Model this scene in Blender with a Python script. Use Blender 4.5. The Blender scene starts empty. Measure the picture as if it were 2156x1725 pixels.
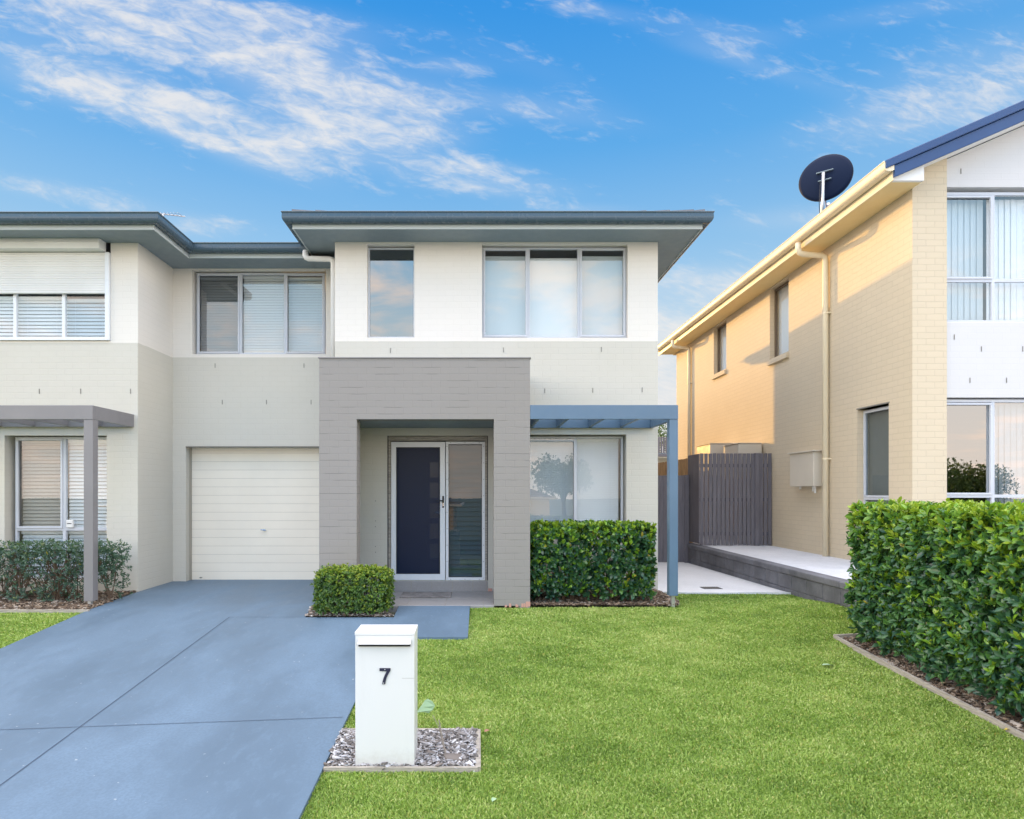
import bpy, bmesh, math, random
import numpy as np
from mathutils import Vector, Matrix
R = math.radians
random.seed(7); rng = np.random.default_rng(7)
S = bpy.context.scene
COL = S.collection

# ------------------------------------------------------------------ camera
F = 1300.0; VX, VY = 1005.0, 1035.0; EYE = 1.49       # focal, vanishing point (2156 px wide frame), eye height
cam_d = bpy.data.cameras.new('camera'); cam = bpy.data.objects.new('camera', cam_d); COL.objects.link(cam)
cam.location = (0, 0, EYE); cam.rotation_euler = (R(90), 0, 0)
cam_d.sensor_width = 36; cam_d.sensor_fit = 'HORIZONTAL'; cam_d.lens = F/2156*36
cam_d.shift_x = (1078-VX)/2156; cam_d.shift_y = (VY-862.5)/2156
cam_d.clip_start = 0.05; cam_d.clip_end = 3000
S.camera = cam

# ------------------------------------------------------------------ colour management
S.view_settings.view_transform = 'Standard'; S.view_settings.look = 'None'
S.view_settings.gamma = 1; S.view_settings.use_curve_mapping = False
S.view_settings.exposure = 0.0

# ------------------------------------------------------------------ sun direction: low, behind and left of the houses
SUN = Vector((-1.0, 2.25, 0.31)).normalized()
SUN_EL = math.asin(SUN.z); SUN_AZ = math.atan2(SUN.x, SUN.y)
sd = bpy.data.lights.new('sun', 'SUN'); so = bpy.data.objects.new('sun', sd); COL.objects.link(so)
sd.energy = 4.6; sd.angle = R(0.5); sd.color = (1.0, 0.56, 0.14)
so.rotation_euler = SUN.to_track_quat('Z', 'Y').to_euler(); so.location = (-20, 40, 20)

# ------------------------------------------------------------------ node helper
class NT:
    def __init__(s, tree): s.t = tree; s.n = tree.nodes; s.l = tree.links
    def add(s, kind, **kw):
        nd = s.n.new(kind)
        for k, v in kw.items():
            if k == 'ins':
                for a, b in v.items(): s.put(nd.inputs[a], b)
            else: setattr(nd, k, v)
        return nd
    def put(s, sock, v):
        if isinstance(v, bpy.types.NodeSocket): s.l.new(v, sock)
        elif isinstance(v, bpy.types.Node): s.l.new(v.outputs[0], sock)
        else:
            if hasattr(sock.default_value, '__len__') and len(sock.default_value) == 4 and len(v) == 3: v = (*v, 1)
            sock.default_value = v
    def math(s, op, a, b=0.0, c=None, clamp=False):
        nd = s.add('ShaderNodeMath', operation=op, use_clamp=clamp); s.put(nd.inputs[0], a); s.put(nd.inputs[1], b)
        if c is not None: s.put(nd.inputs[2], c)
        return nd.outputs[0]
    def vmath(s, op, a, b): 
        nd = s.add('ShaderNodeVectorMath', operation=op); s.put(nd.inputs[0], a)
        if op == 'SCALE': s.put(nd.inputs['Scale'], b)
        else: s.put(nd.inputs[1], b)
        return nd.outputs[0]
    def mix(s, f, a, b, mode='MIX'):
        nd = s.add('ShaderNodeMix', data_type='RGBA', blend_type=mode)
        s.put(nd.inputs[0], f); s.put(nd.inputs[6], a); s.put(nd.inputs[7], b); return nd.outputs[2]
    def ramp(s, f, stops, interp='LINEAR'):
        nd = s.add('ShaderNodeValToRGB'); s.put(nd.inputs[0], f); cr = nd.color_ramp; cr.interpolation = interp
        while len(cr.elements) < len(stops): cr.elements.new(0.5)
        for e, (p, c) in zip(cr.elements, stops):
            e.position = p; e.color = (*c, 1) if len(c) == 3 else c
        return nd.outputs[0]
    def smooth(s, v, a, b, lo=0.0, hi=1.0):
        nd = s.add('ShaderNodeMapRange', interpolation_type='SMOOTHSTEP'); s.put(nd.inputs[0], v)
        for i, q in enumerate((a, b, lo, hi)): nd.inputs[i+1].default_value = q
        return nd.outputs[0]

# ------------------------------------------------------------------ world: evening sky with thin cloud
W = bpy.data.worlds.new("World"); S.world = W; W.use_nodes = True
w = NT(W.node_tree); w.n.clear()
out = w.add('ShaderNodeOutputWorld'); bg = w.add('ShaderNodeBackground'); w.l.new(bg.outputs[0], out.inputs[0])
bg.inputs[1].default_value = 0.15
sky = w.add('ShaderNodeTexSky', sky_type='NISHITA', sun_disc=False, sun_elevation=SUN_EL, sun_rotation=SUN_AZ,
            air_density=1.0, dust_density=0.6, ozone_density=2.5)
tc = w.add('ShaderNodeTexCoord'); sep = w.add('ShaderNodeSeparateXYZ'); w.l.new(tc.outputs['Generated'], sep.inputs[0])
dx, dy, dz = sep.outputs
el = w.math('MAXIMUM', dz, 0.0)
# the blue of a clear evening sky, paler to the horizon
grad = w.ramp(el, [(0.0, (.86, .83, .80)), (0.12, (.78, .81, .84)), (0.25, (.50, .72, .91)), (0.36, (.30, .585, .90)), (0.48, (.125, .44, .88)), (0.62, (.045, .33, .84)), (1.0, (.05, .22, .66))])
base = w.mix(0.08, grad, w.vmath('SCALE', sky, 0.05))
# cloud coordinates: directions ahead (u, v) and a cloud layer overhead for the rest of the sky
ay = w.math('MAXIMUM', dy, 0.05)
u = w.math('DIVIDE', dx, ay); v = w.math('DIVIDE', dz, ay)
def blob(px, py, rx, ry, ang, amp):
    cu, cv = (px-VX)/F, (VY-py)/F; a = R(ang)
    du = w.math('SUBTRACT', u, cu); dv = w.math('SUBTRACT', v, cv)
    p = w.math('ADD', w.math('MULTIPLY', du, math.cos(a)*F/rx), w.math('MULTIPLY', dv, math.sin(a)*F/rx))
    q = w.math('ADD', w.math('MULTIPLY', du, -math.sin(a)*F/ry), w.math('MULTIPLY', dv, math.cos(a)*F/ry))
    r2 = w.math('ADD', w.math('MULTIPLY', p, p), w.math('MULTIPLY', q, q))
    return w.math('MULTIPLY', w.math('EXPONENT', w.math('MULTIPLY', r2, -1.0)), amp)
blobs = [(250, 60, 260, 70, -14, .9), (560, 110, 260, 75, -20, .9), (720, 220, 230, 70, -10, 1.0), (800, 285, 190, 55, -6, .8), (330, 225, 270, 50, -22, 1.0), (450, 275, 240, 45, -24, .95), (620, 300, 200, 40, -14, .6), (480, 40, 420, 55, -6, .8),
         (180, 200, 170, 30, -16, .5), (1110, 225, 260, 38, -10, .7), (1040, 392, 190, 30, -4, .85), (980, 350, 140, 18, -3, .6), (2060, 170, 340, 120, 18, .85), (1500, 62, 170, 34, -12, .55), (1560, 130, 200, 26, -16, .6),
         (130, 405, 260, 28, -10, .75), (1690, 460, 190, 34, 3, .7), (1480, 590, 260, 34, 0, .8), (1410, 770, 440, 130, 0, 1.9), (1700, 640, 420, 60, 20, .6), (10, 130, 190, 80, -30, .55),
         (390, 480, 160, 26, 0, .7), (950, 140, 80, 20, -5, .6), (1230, 20, 120, 24, -8, .6), (1230, 440, 140, 12, 0, .5), (1900, 20, 300, 30, 10, .5), (1900, 250, 260, 40, 10, .4), (1150, 150, 200, 40, -20, .35)]
m = None
for b in blobs:
    g_ = blob(*b); m = g_ if m is None else w.math('ADD', m, g_)
# streaky detail
ca, sa = math.cos(R(-14)), math.sin(R(-14))
uu = w.math('ADD', w.math('MULTIPLY', u, ca), w.math('MULTIPLY', v, sa)); vv = w.math('ADD', w.math('MULTIPLY', u, -sa), w.math('MULTIPLY', v, ca))
cv1 = w.add('ShaderNodeCombineXYZ'); w.put(cv1.inputs[0], w.math('MULTIPLY', uu, 7.0)); w.put(cv1.inputs[1], w.math('MULTIPLY', vv, 20.0))
n1 = w.add('ShaderNodeTexNoise', ins={'Vector': cv1, 'Scale': 1.3, 'Detail': 9.0, 'Roughness': .62, 'Distortion': .55})
cv2 = w.add('ShaderNodeCombineXYZ'); w.put(cv2.inputs[0], w.math('MULTIPLY', uu, 20.0)); w.put(cv2.inputs[1], w.math('MULTIPLY', vv, 55.0))
n2 = w.add('ShaderNodeTexNoise', ins={'Vector': cv2, 'Scale': 1.2, 'Detail': 6.0, 'Roughness': .6, 'Distortion': .8})
tex = w.math('ADD', w.math('MULTIPLY', n1.outputs[0], .62), w.math('MULTIPLY', n2.outputs[0], .38))
den = w.math('ADD', w.math('MULTIPLY', w.math('MINIMUM', m, 1.2), .20), tex)
front = w.math('ADD', w.math('MULTIPLY', w.smooth(den, .575, .90), .78), w.math('MULTIPLY', w.smooth(m, .12, 1.3), .27), clamp=True)
# cloud layer behind the camera, lit from low ahead
iz = w.math('DIVIDE', 1.0, w.math('ADD', el, .12))
cv3 = w.add('ShaderNodeCombineXYZ'); w.put(cv3.inputs[0], w.math('MULTIPLY', dx, iz)); w.put(cv3.inputs[1], w.math('MULTIPLY', dy, iz))
n3 = w.add('ShaderNodeTexNoise', ins={'Vector': cv3, 'Scale': 1.9, 'Detail': 7.0, 'Roughness': .55, 'Distortion': .4})
backc = w.smooth(n3.outputs[0], .45, .66)
isback = w.smooth(dy, .02, -.12)
cl = w.math('ADD', w.math('MULTIPLY', front, w.math('SUBTRACT', 1.0, isback)), w.math('MULTIPLY', backc, isback))
ccol = w.mix(isback, (.88, .86, .84), (.95, .85, .78))
skyc = w.mix(w.math('MULTIPLY', cl, .86), base, ccol)
# sky away from the low sun is brightened as added fill light
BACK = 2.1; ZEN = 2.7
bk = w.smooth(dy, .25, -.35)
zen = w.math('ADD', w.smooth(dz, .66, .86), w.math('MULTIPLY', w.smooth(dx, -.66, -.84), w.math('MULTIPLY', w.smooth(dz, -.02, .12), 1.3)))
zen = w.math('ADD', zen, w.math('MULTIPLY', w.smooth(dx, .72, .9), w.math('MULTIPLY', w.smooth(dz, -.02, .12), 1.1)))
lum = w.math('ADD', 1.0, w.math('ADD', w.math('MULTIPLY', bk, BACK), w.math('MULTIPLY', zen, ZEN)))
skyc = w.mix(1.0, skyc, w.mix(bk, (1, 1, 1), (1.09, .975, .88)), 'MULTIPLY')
# unseen sky overhead and at both sides whitened as added fill light
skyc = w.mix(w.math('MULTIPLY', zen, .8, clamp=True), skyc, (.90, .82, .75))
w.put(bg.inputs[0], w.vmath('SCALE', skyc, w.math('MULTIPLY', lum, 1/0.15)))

# ------------------------------------------------------------------ materials
def material(name, col=None, rough=.7, metal=0.0, spec=.5, build=None):
    mt = bpy.data.materials.new(name); mt.use_nodes = True; n = NT(mt.node_tree)
    p = n.n['Principled BSDF']; p.inputs['Roughness'].default_value = rough; p.inputs['Metallic'].default_value = metal
    p.inputs['Specular IOR Level'].default_value = spec
    if col is not None: p.inputs['Base Color'].default_value = (*col, 1)
    if build: build(n, p)
    return mt
def bump(n, p, h, strength=.3, dist=.01):
    b = n.add('ShaderNodeBump', ins={'Height': h, 'Strength': strength, 'Distance': dist}); n.l.new(b.outputs[0], p.inputs['Normal'])
def noise(n, scale, detail=4, rough=.55, vec=None, dist=0.0):
    if vec is None: vec = n.add('ShaderNodeNewGeometry').outputs['Position']
    return n.add('ShaderNodeTexNoise', ins={'Vector': vec, 'Scale': scale, 'Detail': detail, 'Roughness': rough, 'Distortion': dist}).outputs[0]
def painted(name, col, var=.06, rough=.6, bs=.12, sc=60):
    def bd(n, p):
        f = n.smooth(noise(n, 1.7, 6), .3, .7)
        c = n.mix(f, tuple(k*(1-var) for k in col), tuple(min(1, k*(1+var*.6)) for k in col))
        n.put(p.inputs['Base Color'], c); n.put(p.inputs['Roughness'], n.smooth(noise(n, 9, 4), .3, .7, rough-.08, rough+.08)); bump(n, p, noise(n, sc, 3), bs, .003)
    return material(name, col, rough, build=bd)
def brick(name, col, joint=.86, depth=.5, var=.05, crack=0.0, stain=.06, jn=.006, rowvar=.0):
    def bd(n, p):
        uv = n.add('ShaderNodeUVMap'); uvv = uv.outputs[0]
        wob = n.vmath('SCALE', n.vmath('SUBTRACT', n.add('ShaderNodeTexNoise', ins={'Vector': uvv, 'Scale': 7.0, 'Detail': 3.0}).outputs['Color'], (.5, .5, .5)), .012)
        vec = n.vmath('ADD', uvv, wob)
        br = n.add('ShaderNodeTexBrick', ins={'Vector': vec, 'Color1': (.5-var*4, )*3, 'Color2': (.5+var*4, )*3, 'Mortar': (.5, .5, .5), 'Scale': 1.0,
                   'Mortar Size': jn, 'Mortar Smooth': .7, 'Bias': 0.0, 'Brick Width': .24, 'Row Height': .086})
        # every brick its own tone, joints a touch darker, broad weathering
        tone = n.math('MULTIPLY', n.math('SUBTRACT', br.outputs['Color'], .5), .5)
        c = n.mix(br.outputs['Fac'], col, tuple(k*joint for k in col))
        c = n.mix(1.0, c, n.ramp(n.math('ADD', tone, .5), [(0, (.80, .80, .80)), (1, (1.12, 1.12, 1.12))]), 'MULTIPLY')
        st = n.smooth(noise(n, 1.1, 7, .65), .35, .75)
        c = n.mix(n.math('MULTIPLY', st, stain*3), c, tuple(k*q for k, q in zip(col, (.86, .85, .80))))
        if crack:
            sv = n.vmath('MULTIPLY', uvv, (1.6, 11.6279, 1))
            seam = n.math('ABSOLUTE', n.math('SUBTRACT', n.math('FRACT', n.math('ADD', n.math('MULTIPLY', n.add('ShaderNodeSeparateXYZ', ins={0: vec}).outputs[1], 1/.086), 0.0)), .5))
            edge = n.smooth(seam, .455, .495)
            on = n.smooth(n.add('ShaderNodeTexNoise', ins={'Vector': n.vmath('MULTIPLY', uvv, (2.2, 12, 1)), 'Scale': 1.0, 'Detail': 3.0}).outputs[0], .50, .60)
            k = n.math('MULTIPLY', n.math('MULTIPLY', edge, on), crack)
            c = n.mix(k, c, tuple(q*.32 for q in col))
        n.put(p.inputs['Base Color'], c)
        h = n.math('ADD', n.math('MULTIPLY', br.outputs['Fac'], -1.0), n.math('MULTIPLY', noise(n, 35, 5), .9))
        bump(n, p, h, depth, .004)
    return material(name, col, .75, spec=.25, build=bd)

M = {}
M['white_wall'] = brick('white painted brick', (.80, .755, .69), .97, .32, .008, stain=.05)
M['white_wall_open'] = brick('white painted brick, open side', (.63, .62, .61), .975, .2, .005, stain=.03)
M['cream_wall'] = brick('cream painted brick', (.625, .597, .525), .965, .34, .008, stain=.08)
M['grey_wall'] = brick('grey painted brick', (.30, .28, .262), .955, .32, .008, crack=.75, stain=.05)
M['sand_brick'] = brick('sand coloured brick', (.645, .545, .395), .88, .5, .02, stain=.06)
M['pale_render'] = painted('white render', (.78, .77, .745), .04, .8, .1, 90)
M['sand_render'] = painted('sand render', (.55, .475, .36), .04, .8, .15, 160)
M['soffit'] = painted('soffit sheet', (.235, .285, .315), .03, .6, .04, 20)
M['soffit_sun_bounce'] = painted('cream soffit with sun bounce', (.82, .63, .31), .04, .6, .04, 20)  # cream sheet pushed to gold: bounce from the sunlit wall put into its colour
M['gutter'] = painted('grey blue gutter', (.060, .095, .125), .02, .24, .0, 12)
M['fascia'] = painted('grey fascia', (.52, .57, .58), .02, .45, .0, 12)
M['cream_metal'] = painted('cream gutter', (.76, .66, .47), .03, .4, .0, 12)
M['navy_metal'] = painted('navy roof metal', (.014, .055, .165), .05, .42, .02, 8)
M['roof_tile'] = painted('dark roof tile', (.17, .165, .18), .2, .7, .5, 30)
M['terracotta'] = painted('brown roof tile', (.19, .12, .09), .2, .8, .5, 30)
M['alu'] = painted('silver window frame', (.55, .575, .62), .04, .38, .02, 10)
M['alu_white'] = painted('white powder coat', (.76, .78, .81), .03, .35, .02, 10)
M['blind'] = painted('white blind', (.68, .69, .69), .03, .6, .02, 40)
M['blind_grey'] = painted('cool blind', (.50, .56, .60), .03, .6, .02, 40)
M['blind_tan'] = painted('taupe blind', (.34, .31, .265), .03, .6, .02, 40)
M['garage'] = painted('cream garage door', (.86, .795, .675), .03, .42, .04, 40)
M['groove'] = material('dark groove', (.20, .19, .165), .8)
M['rib_line'] = material('rib line', (.40, .37, .31), .8)
M['drive_joint'] = material('dark blue joint', (.05, .075, .12), .9)
M['blind_screen'] = painted('screened blind', (.50, .545, .56), .03, .6, .02, 40)
M['blind_dim'] = painted('dim blind', (.22, .23, .24), .03, .6, .02, 40)
M['blind_teal'] = painted('teal grey blind', (.085, .135, .155), .03, .6, .02, 40)
M['pergola'] = painted('grey pergola paint', (.215, .205, .21), .06, .42, .08, 50)
M['pergola_sky_tint'] = painted('pergola paint with sky reflection tint', (.105, .175, .26), .06, .40, .08, 50)  # same grey paint; the blue sky reflection is put into the base colour
M['bronze'] = material('bronze frame', (.13, .09, .055), .45)
M['gal_dull'] = material('dull zinc', (.20, .25, .27), .6, .3)
M['gal'] = material('galvanised steel', (.55, .56, .57), .4, .8)
M['black_mesh'] = material('dark security mesh', (.014, .020, .038), .33, spec=.6)
M['black'] = material('black plastic', (.012, .012, .016), .4)
M['steel'] = material('brushed steel', (.6, .6, .6), .25, 1.0)
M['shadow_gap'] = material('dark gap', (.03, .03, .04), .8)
def wood(name, col, var=.3, sc=(3, 3, 30)):
    def bd(n, p):
        pos = n.add('ShaderNodeNewGeometry').outputs['Position']
        q = n.vmath('MULTIPLY', pos, sc)
        f = n.add('ShaderNodeTexNoise', ins={'Vector': q, 'Scale': 2.0, 'Detail': 6.0, 'Roughness': .65, 'Distortion': .6}).outputs[0]
        n.put(p.inputs['Base Color'], n.mix(n.smooth(f, .3, .7), tuple(k*(1-var) for k in col), tuple(k*(1+var) for k in col))); bump(n, p, f, .4, .004)
    return material(name, col, .75, build=bd)
M['grey_timber'] = wood('weathered grey timber', (.33, .30, .26), .35, (4, 4, 40))
M['edge_timber'] = wood('weathered edging board', (.36, .32, .27), .28, (5, 5, 60))
M['screen_paint'] = wood('dark stained paling', (.135, .125, .14), .15, (14, 14, 1.2))
M['brown_fence'] = wood('brown timber paling', (.42, .26, .12), .35, (14, 14, 1.5))
def concrete(name, col, var=.10, sc=1.2, rough=.75, speck=0.0, stretch=(1, 1, 1)):
    def bd(n, p):
        pos = n.vmath('MULTIPLY', n.add('ShaderNodeNewGeometry').outputs['Position'], stretch)
        a = n.smooth(noise(n, sc, 7, .6, pos, .3), .3, .7); b = noise(n, 55, 4, .6)
        c = n.mix(a, tuple(k*(1-var) for k in col), tuple(k*(1+var) for k in col))
        c = n.mix(n.math('MULTIPLY', n.smooth(b, .35, .65), .5), c, tuple(k*.82 for k in col))
        b2 = noise(n, 14, 5, .7, pos); c = n.mix(n.math('MULTIPLY', n.smooth(b2, .5, .68), .3), c, tuple(k*1.22 for k in col))
        s2 = n.smooth(noise(n, .55, 5, .6, pos), .52, .68)
        c = n.mix(n.math('MULTIPLY', s2, .35), c, tuple(k*(1-var*1.6) for k in col))
        if speck:
            s_ = n.smooth(noise(n, 26, 1, .5), .775, .79); c = n.mix(n.math('MULTIPLY', s_, speck), c, (.8, .8, .78))
        n.put(p.inputs['Base Color'], c); n.put(p.inputs['Roughness'], n.smooth(a, 0, 1, rough-.1, rough+.1)); bump(n, p, noise(n, 140, 4, .7), .25, .003)
    return material(name, col, rough, build=bd)
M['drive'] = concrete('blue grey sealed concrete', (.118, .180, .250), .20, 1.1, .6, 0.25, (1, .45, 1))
M['path_white'] = concrete('pale concrete', (.66, .66, .67), .06, 1.4, .8)
M['pad'] = concrete('pale trowelled pad', (.60, .61, .64), .08, 3.0, .8)
M['landing'] = concrete('grey tile', (.33, .315, .31), .05, 3.0, .5)
M['block'] = concrete('charcoal retaining block', (.145, .145, .16), .38, 2.6, .9)
M['earth'] = concrete('dry verge', (.14, .15, .10), .25, .4, .95)
M['road'] = concrete('asphalt', (.06, .06, .062), .15, 2, .9)
M['soil'] = concrete('dark soil', (.085, .062, .045), .3, 6, .95)
M['mat'] = concrete('worn grey doormat', (.25, .23, .22), .4, 14, .95)
def glassy(name, tint, gloss, ior=1.55):
    mt = bpy.data.materials.new(name); mt.use_nodes = True; n = NT(mt.node_tree); n.n.clear()
    o = n.add('ShaderNodeOutputMaterial'); t = n.add('ShaderNodeBsdfTransparent', ins={0: tint}); g = n.add('ShaderNodeBsdfGlossy', ins={'Roughness': 0.004, 'Color': (1, 1, 1)})
    ge = n.add('ShaderNodeNewGeometry'); dp_ = n.add('ShaderNodeVectorMath', operation='DOT_PRODUCT'); n.l.new(ge.outputs['Normal'], dp_.inputs[0]); n.l.new(ge.outputs['Incoming'], dp_.inputs[1])
    fr = n.math('MULTIPLY', n.math('POWER', n.math('SUBTRACT', 1.0, n.math('ABSOLUTE', dp_.outputs['Value'])), 5.0), .85)
    wv = n.add('ShaderNodeBump', ins={'Height': noise(n, 1.1, 1), 'Strength': .05, 'Distance': .02}); n.l.new(wv.outputs[0], g.inputs['Normal'])
    mx = n.add('ShaderNodeMixShader'); n.put(mx.inputs[0], n.math('ADD', fr, gloss, clamp=True)); n.l.new(t.outputs[0], mx.inputs[1]); n.l.new(g.outputs[0], mx.inputs[2]); n.l.new(mx.outputs[0], o.inputs[0])
    return mt
M['glass'] = glassy('window glass', (.94, .97, .98), .12)
M['glass_side'] = glassy('tinted side glass', (.62, .70, .74), .055)
M['glass_clear'] = glassy('clear window glass', (.94, .97, .98), .035)
M['glass_front'] = glassy('reflective window glass', (.55, .60, .64), .26)
M['glass_tint'] = glassy('tinted window glass', (.10, .12, .15), .24)
M['frost'] = material('frosted glass', (.10, .11, .10), .16, spec=1.0)
def leafmat(name, dark, mid, bright, rough=.32, trans=.25):
    def bd(n, p):
        a = n.add('ShaderNodeAttribute', attribute_name='tint').outputs['Fac']
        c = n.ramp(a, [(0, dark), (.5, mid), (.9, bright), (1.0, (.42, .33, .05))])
        n.put(p.inputs['Base Color'], c)
        o = n.n['Material Output']; tr = n.add('ShaderNodeBsdfTranslucent', ins={0: n.mix(.5, c, (.25, .45, .03))}); mx = n.add('ShaderNodeMixShader', ins={0: trans})
        n.l.new(p.outputs[0], mx.inputs[1]); n.l.new(tr.outputs[0], mx.inputs[2]); n.l.new(mx.outputs[0], o.inputs[0])
    return material(name, mid, rough, spec=.55, build=bd)
M['leaf_big'] = leafmat('glossy hedge leaf', (.028, .086, .056), (.080, .20, .045), (.27, .47, .03), .30)
M['leaf_front'] = leafmat('glossy dark hedge leaf', (.020, .066, .048), (.045, .125, .040), (.23, .44, .03), .27)
M['leaf_small'] = leafmat('box leaf', (.035, .085, .024), (.09, .18, .03), (.28, .40, .04), .42)
M['leaf_grey'] = leafmat('grey green leaf', (.035, .08, .062), (.075, .14, .10), (.17, .26, .16), .45)
M['leaf_tree'] = leafmat('tree leaf', (.03, .055, .012), (.07, .11, .02), (.16, .19, .03), .5)
M['grass'] = leafmat('lawn grass', (.115, .20, .030), (.33, .475, .08), (.66, .71, .27), .55, .3)
M['lawn_base'] = concrete('lawn thatch', (.20, .26, .07), .25, 4, .95)
M['twig'] = material('twig', (.13, .085, .055), .8)
M['twig_grey'] = material('grey twig', (.30, .25, .22), .8)
def chipmat(name, ramp):
    def bd(n, p):
        a = n.add('ShaderNodeAttribute', attribute_name='tint').outputs['Fac']
        n.put(p.inputs['Base Color'], n.ramp(a, ramp, 'CONSTANT'))
    return material(name, (.3, .25, .2), .85, build=bd)
M['chip'] = chipmat('bark chips', [(0, (.10, .075, .055)), (.22, (.22, .165, .12)), (.45, (.32, .27, .23)), (.65, (.42, .39, .37)), (.82, (.17, .13, .12)), (.93, (.58, .54, .50))])
M['chip_brown'] = chipmat('brown bark', [(0, (.07, .045, .03)), (.25, (.15, .10, .065)), (.5, (.23, .165, .11)), (.75, (.34, .26, .19)), (.9, (.42, .36, .30))])
M['chip_grey'] = chipmat('grey weathered bark', [(0, (.13, .115, .105)), (.2, (.24, .22, .21)), (.4, (.36, .34, .34)), (.6, (.47, .46, .47)), (.78, (.19, .16, .14)), (.9, (.62, .61, .61))])
def _mail(n, p):
    z_ = n.add('ShaderNodeSeparateXYZ', ins={0: n.add('ShaderNodeNewGeometry').outputs['Position']}).outputs[2]
    nz = noise(n, 22, 5, .7); low = n.smooth(n.math('ADD', z_, n.math('MULTIPLY', nz, -.16)), -.22, -.36)
    c = n.mix(n.math('MULTIPLY', low, .4), (.70, .695, .69), (.36, .32, .27))
    st = n.smooth(noise(n, 5, 6, .7, n.vmath('MULTIPLY', n.add('ShaderNodeNewGeometry').outputs['Position'], (1, 1, .15))), .56, .72)
    n.put(p.inputs['Base Color'], n.mix(n.math('MULTIPLY', st, .12), c, (.55, .55, .52))); bump(n, p, noise(n, 70, 3), .06, .003)
M['mailbox'] = material('white mailbox paint', (.68, .7, .7), .4, build=_mail)
M['dish'] = material('dark dish mesh', (.006, .014, .040), .7, spec=.15)
M['ac'] = painted('ac casing', (.60, .54, .44), .04, .6, .03, 10)
M['navy_num'] = material('navy numeral', (.02, .02, .05), .35)
M['pink_brick'] = material('bare pink brick', (.55, .30, .24), .85)
M['pale_leaf'] = material('pale leaf', (.35, .50, .30), .6)
M['dry_leaf'] = material('dry leaf', (.38, .20, .13), .7)
M['yellow_leaf'] = material('yellow leaf', (.62, .48, .05), .6)
M['lamp_on'] = None

# ------------------------------------------------------------------ mesh helpers
ROOT = {}
def tag(o, label=None, cat=None, group=None, kind=None):
    if label: o['label'] = label
    if cat: o['category'] = cat
    if group: o['group'] = group
    if kind: o['kind'] = kind
    return o
def thing(name, loc, label, cat, group=None):
    e = bpy.data.objects.new(name, None); COL.objects.link(e); e.location = loc; e.empty_display_size = .2
    ROOT[e.name] = Vector(loc); return tag(e, label, cat, group)
def link(me, name, mat, parent=None, origin=None, smooth=False):
    o = bpy.data.objects.new(name, me); COL.objects.link(o)
    if mat is not None: me.materials.append(mat)
    org = ROOT[parent.name] if parent is not None else Vector(origin or (0, 0, 0))
    if org.length: me.transform(Matrix.Translation(-org))
    if parent is not None: o.parent = parent
    else: o.location = org
    ROOT[o.name] = org
    if smooth: me.shade_smooth()
    return o
def set_uv(me):
    n = len(me.loops)
    if not n: return
    uvl = me.uv_layers.new(name='UVMap')
    co = np.empty(len(me.vertices)*3, 'f'); me.vertices.foreach_get('co', co); co = co.reshape(-1, 3)
    li = np.empty(n, 'i'); me.loops.foreach_get('vertex_index', li)
    pn = np.empty(len(me.polygons)*3, 'f'); me.polygons.foreach_get('normal', pn); pn = np.abs(pn.reshape(-1, 3))
    lt = np.empty(len(me.polygons), 'i'); me.polygons.foreach_get('loop_total', lt)
    ax = np.repeat(pn.argmax(1), lt); c = co[li]
    uv = np.where((ax == 0)[:, None], c[:, [1, 2]], np.where((ax == 1)[:, None], c[:, [0, 2]], c[:, [0, 1]]))
    uvl.data.foreach_set('uv', uv.astype('f').ravel())
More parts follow.
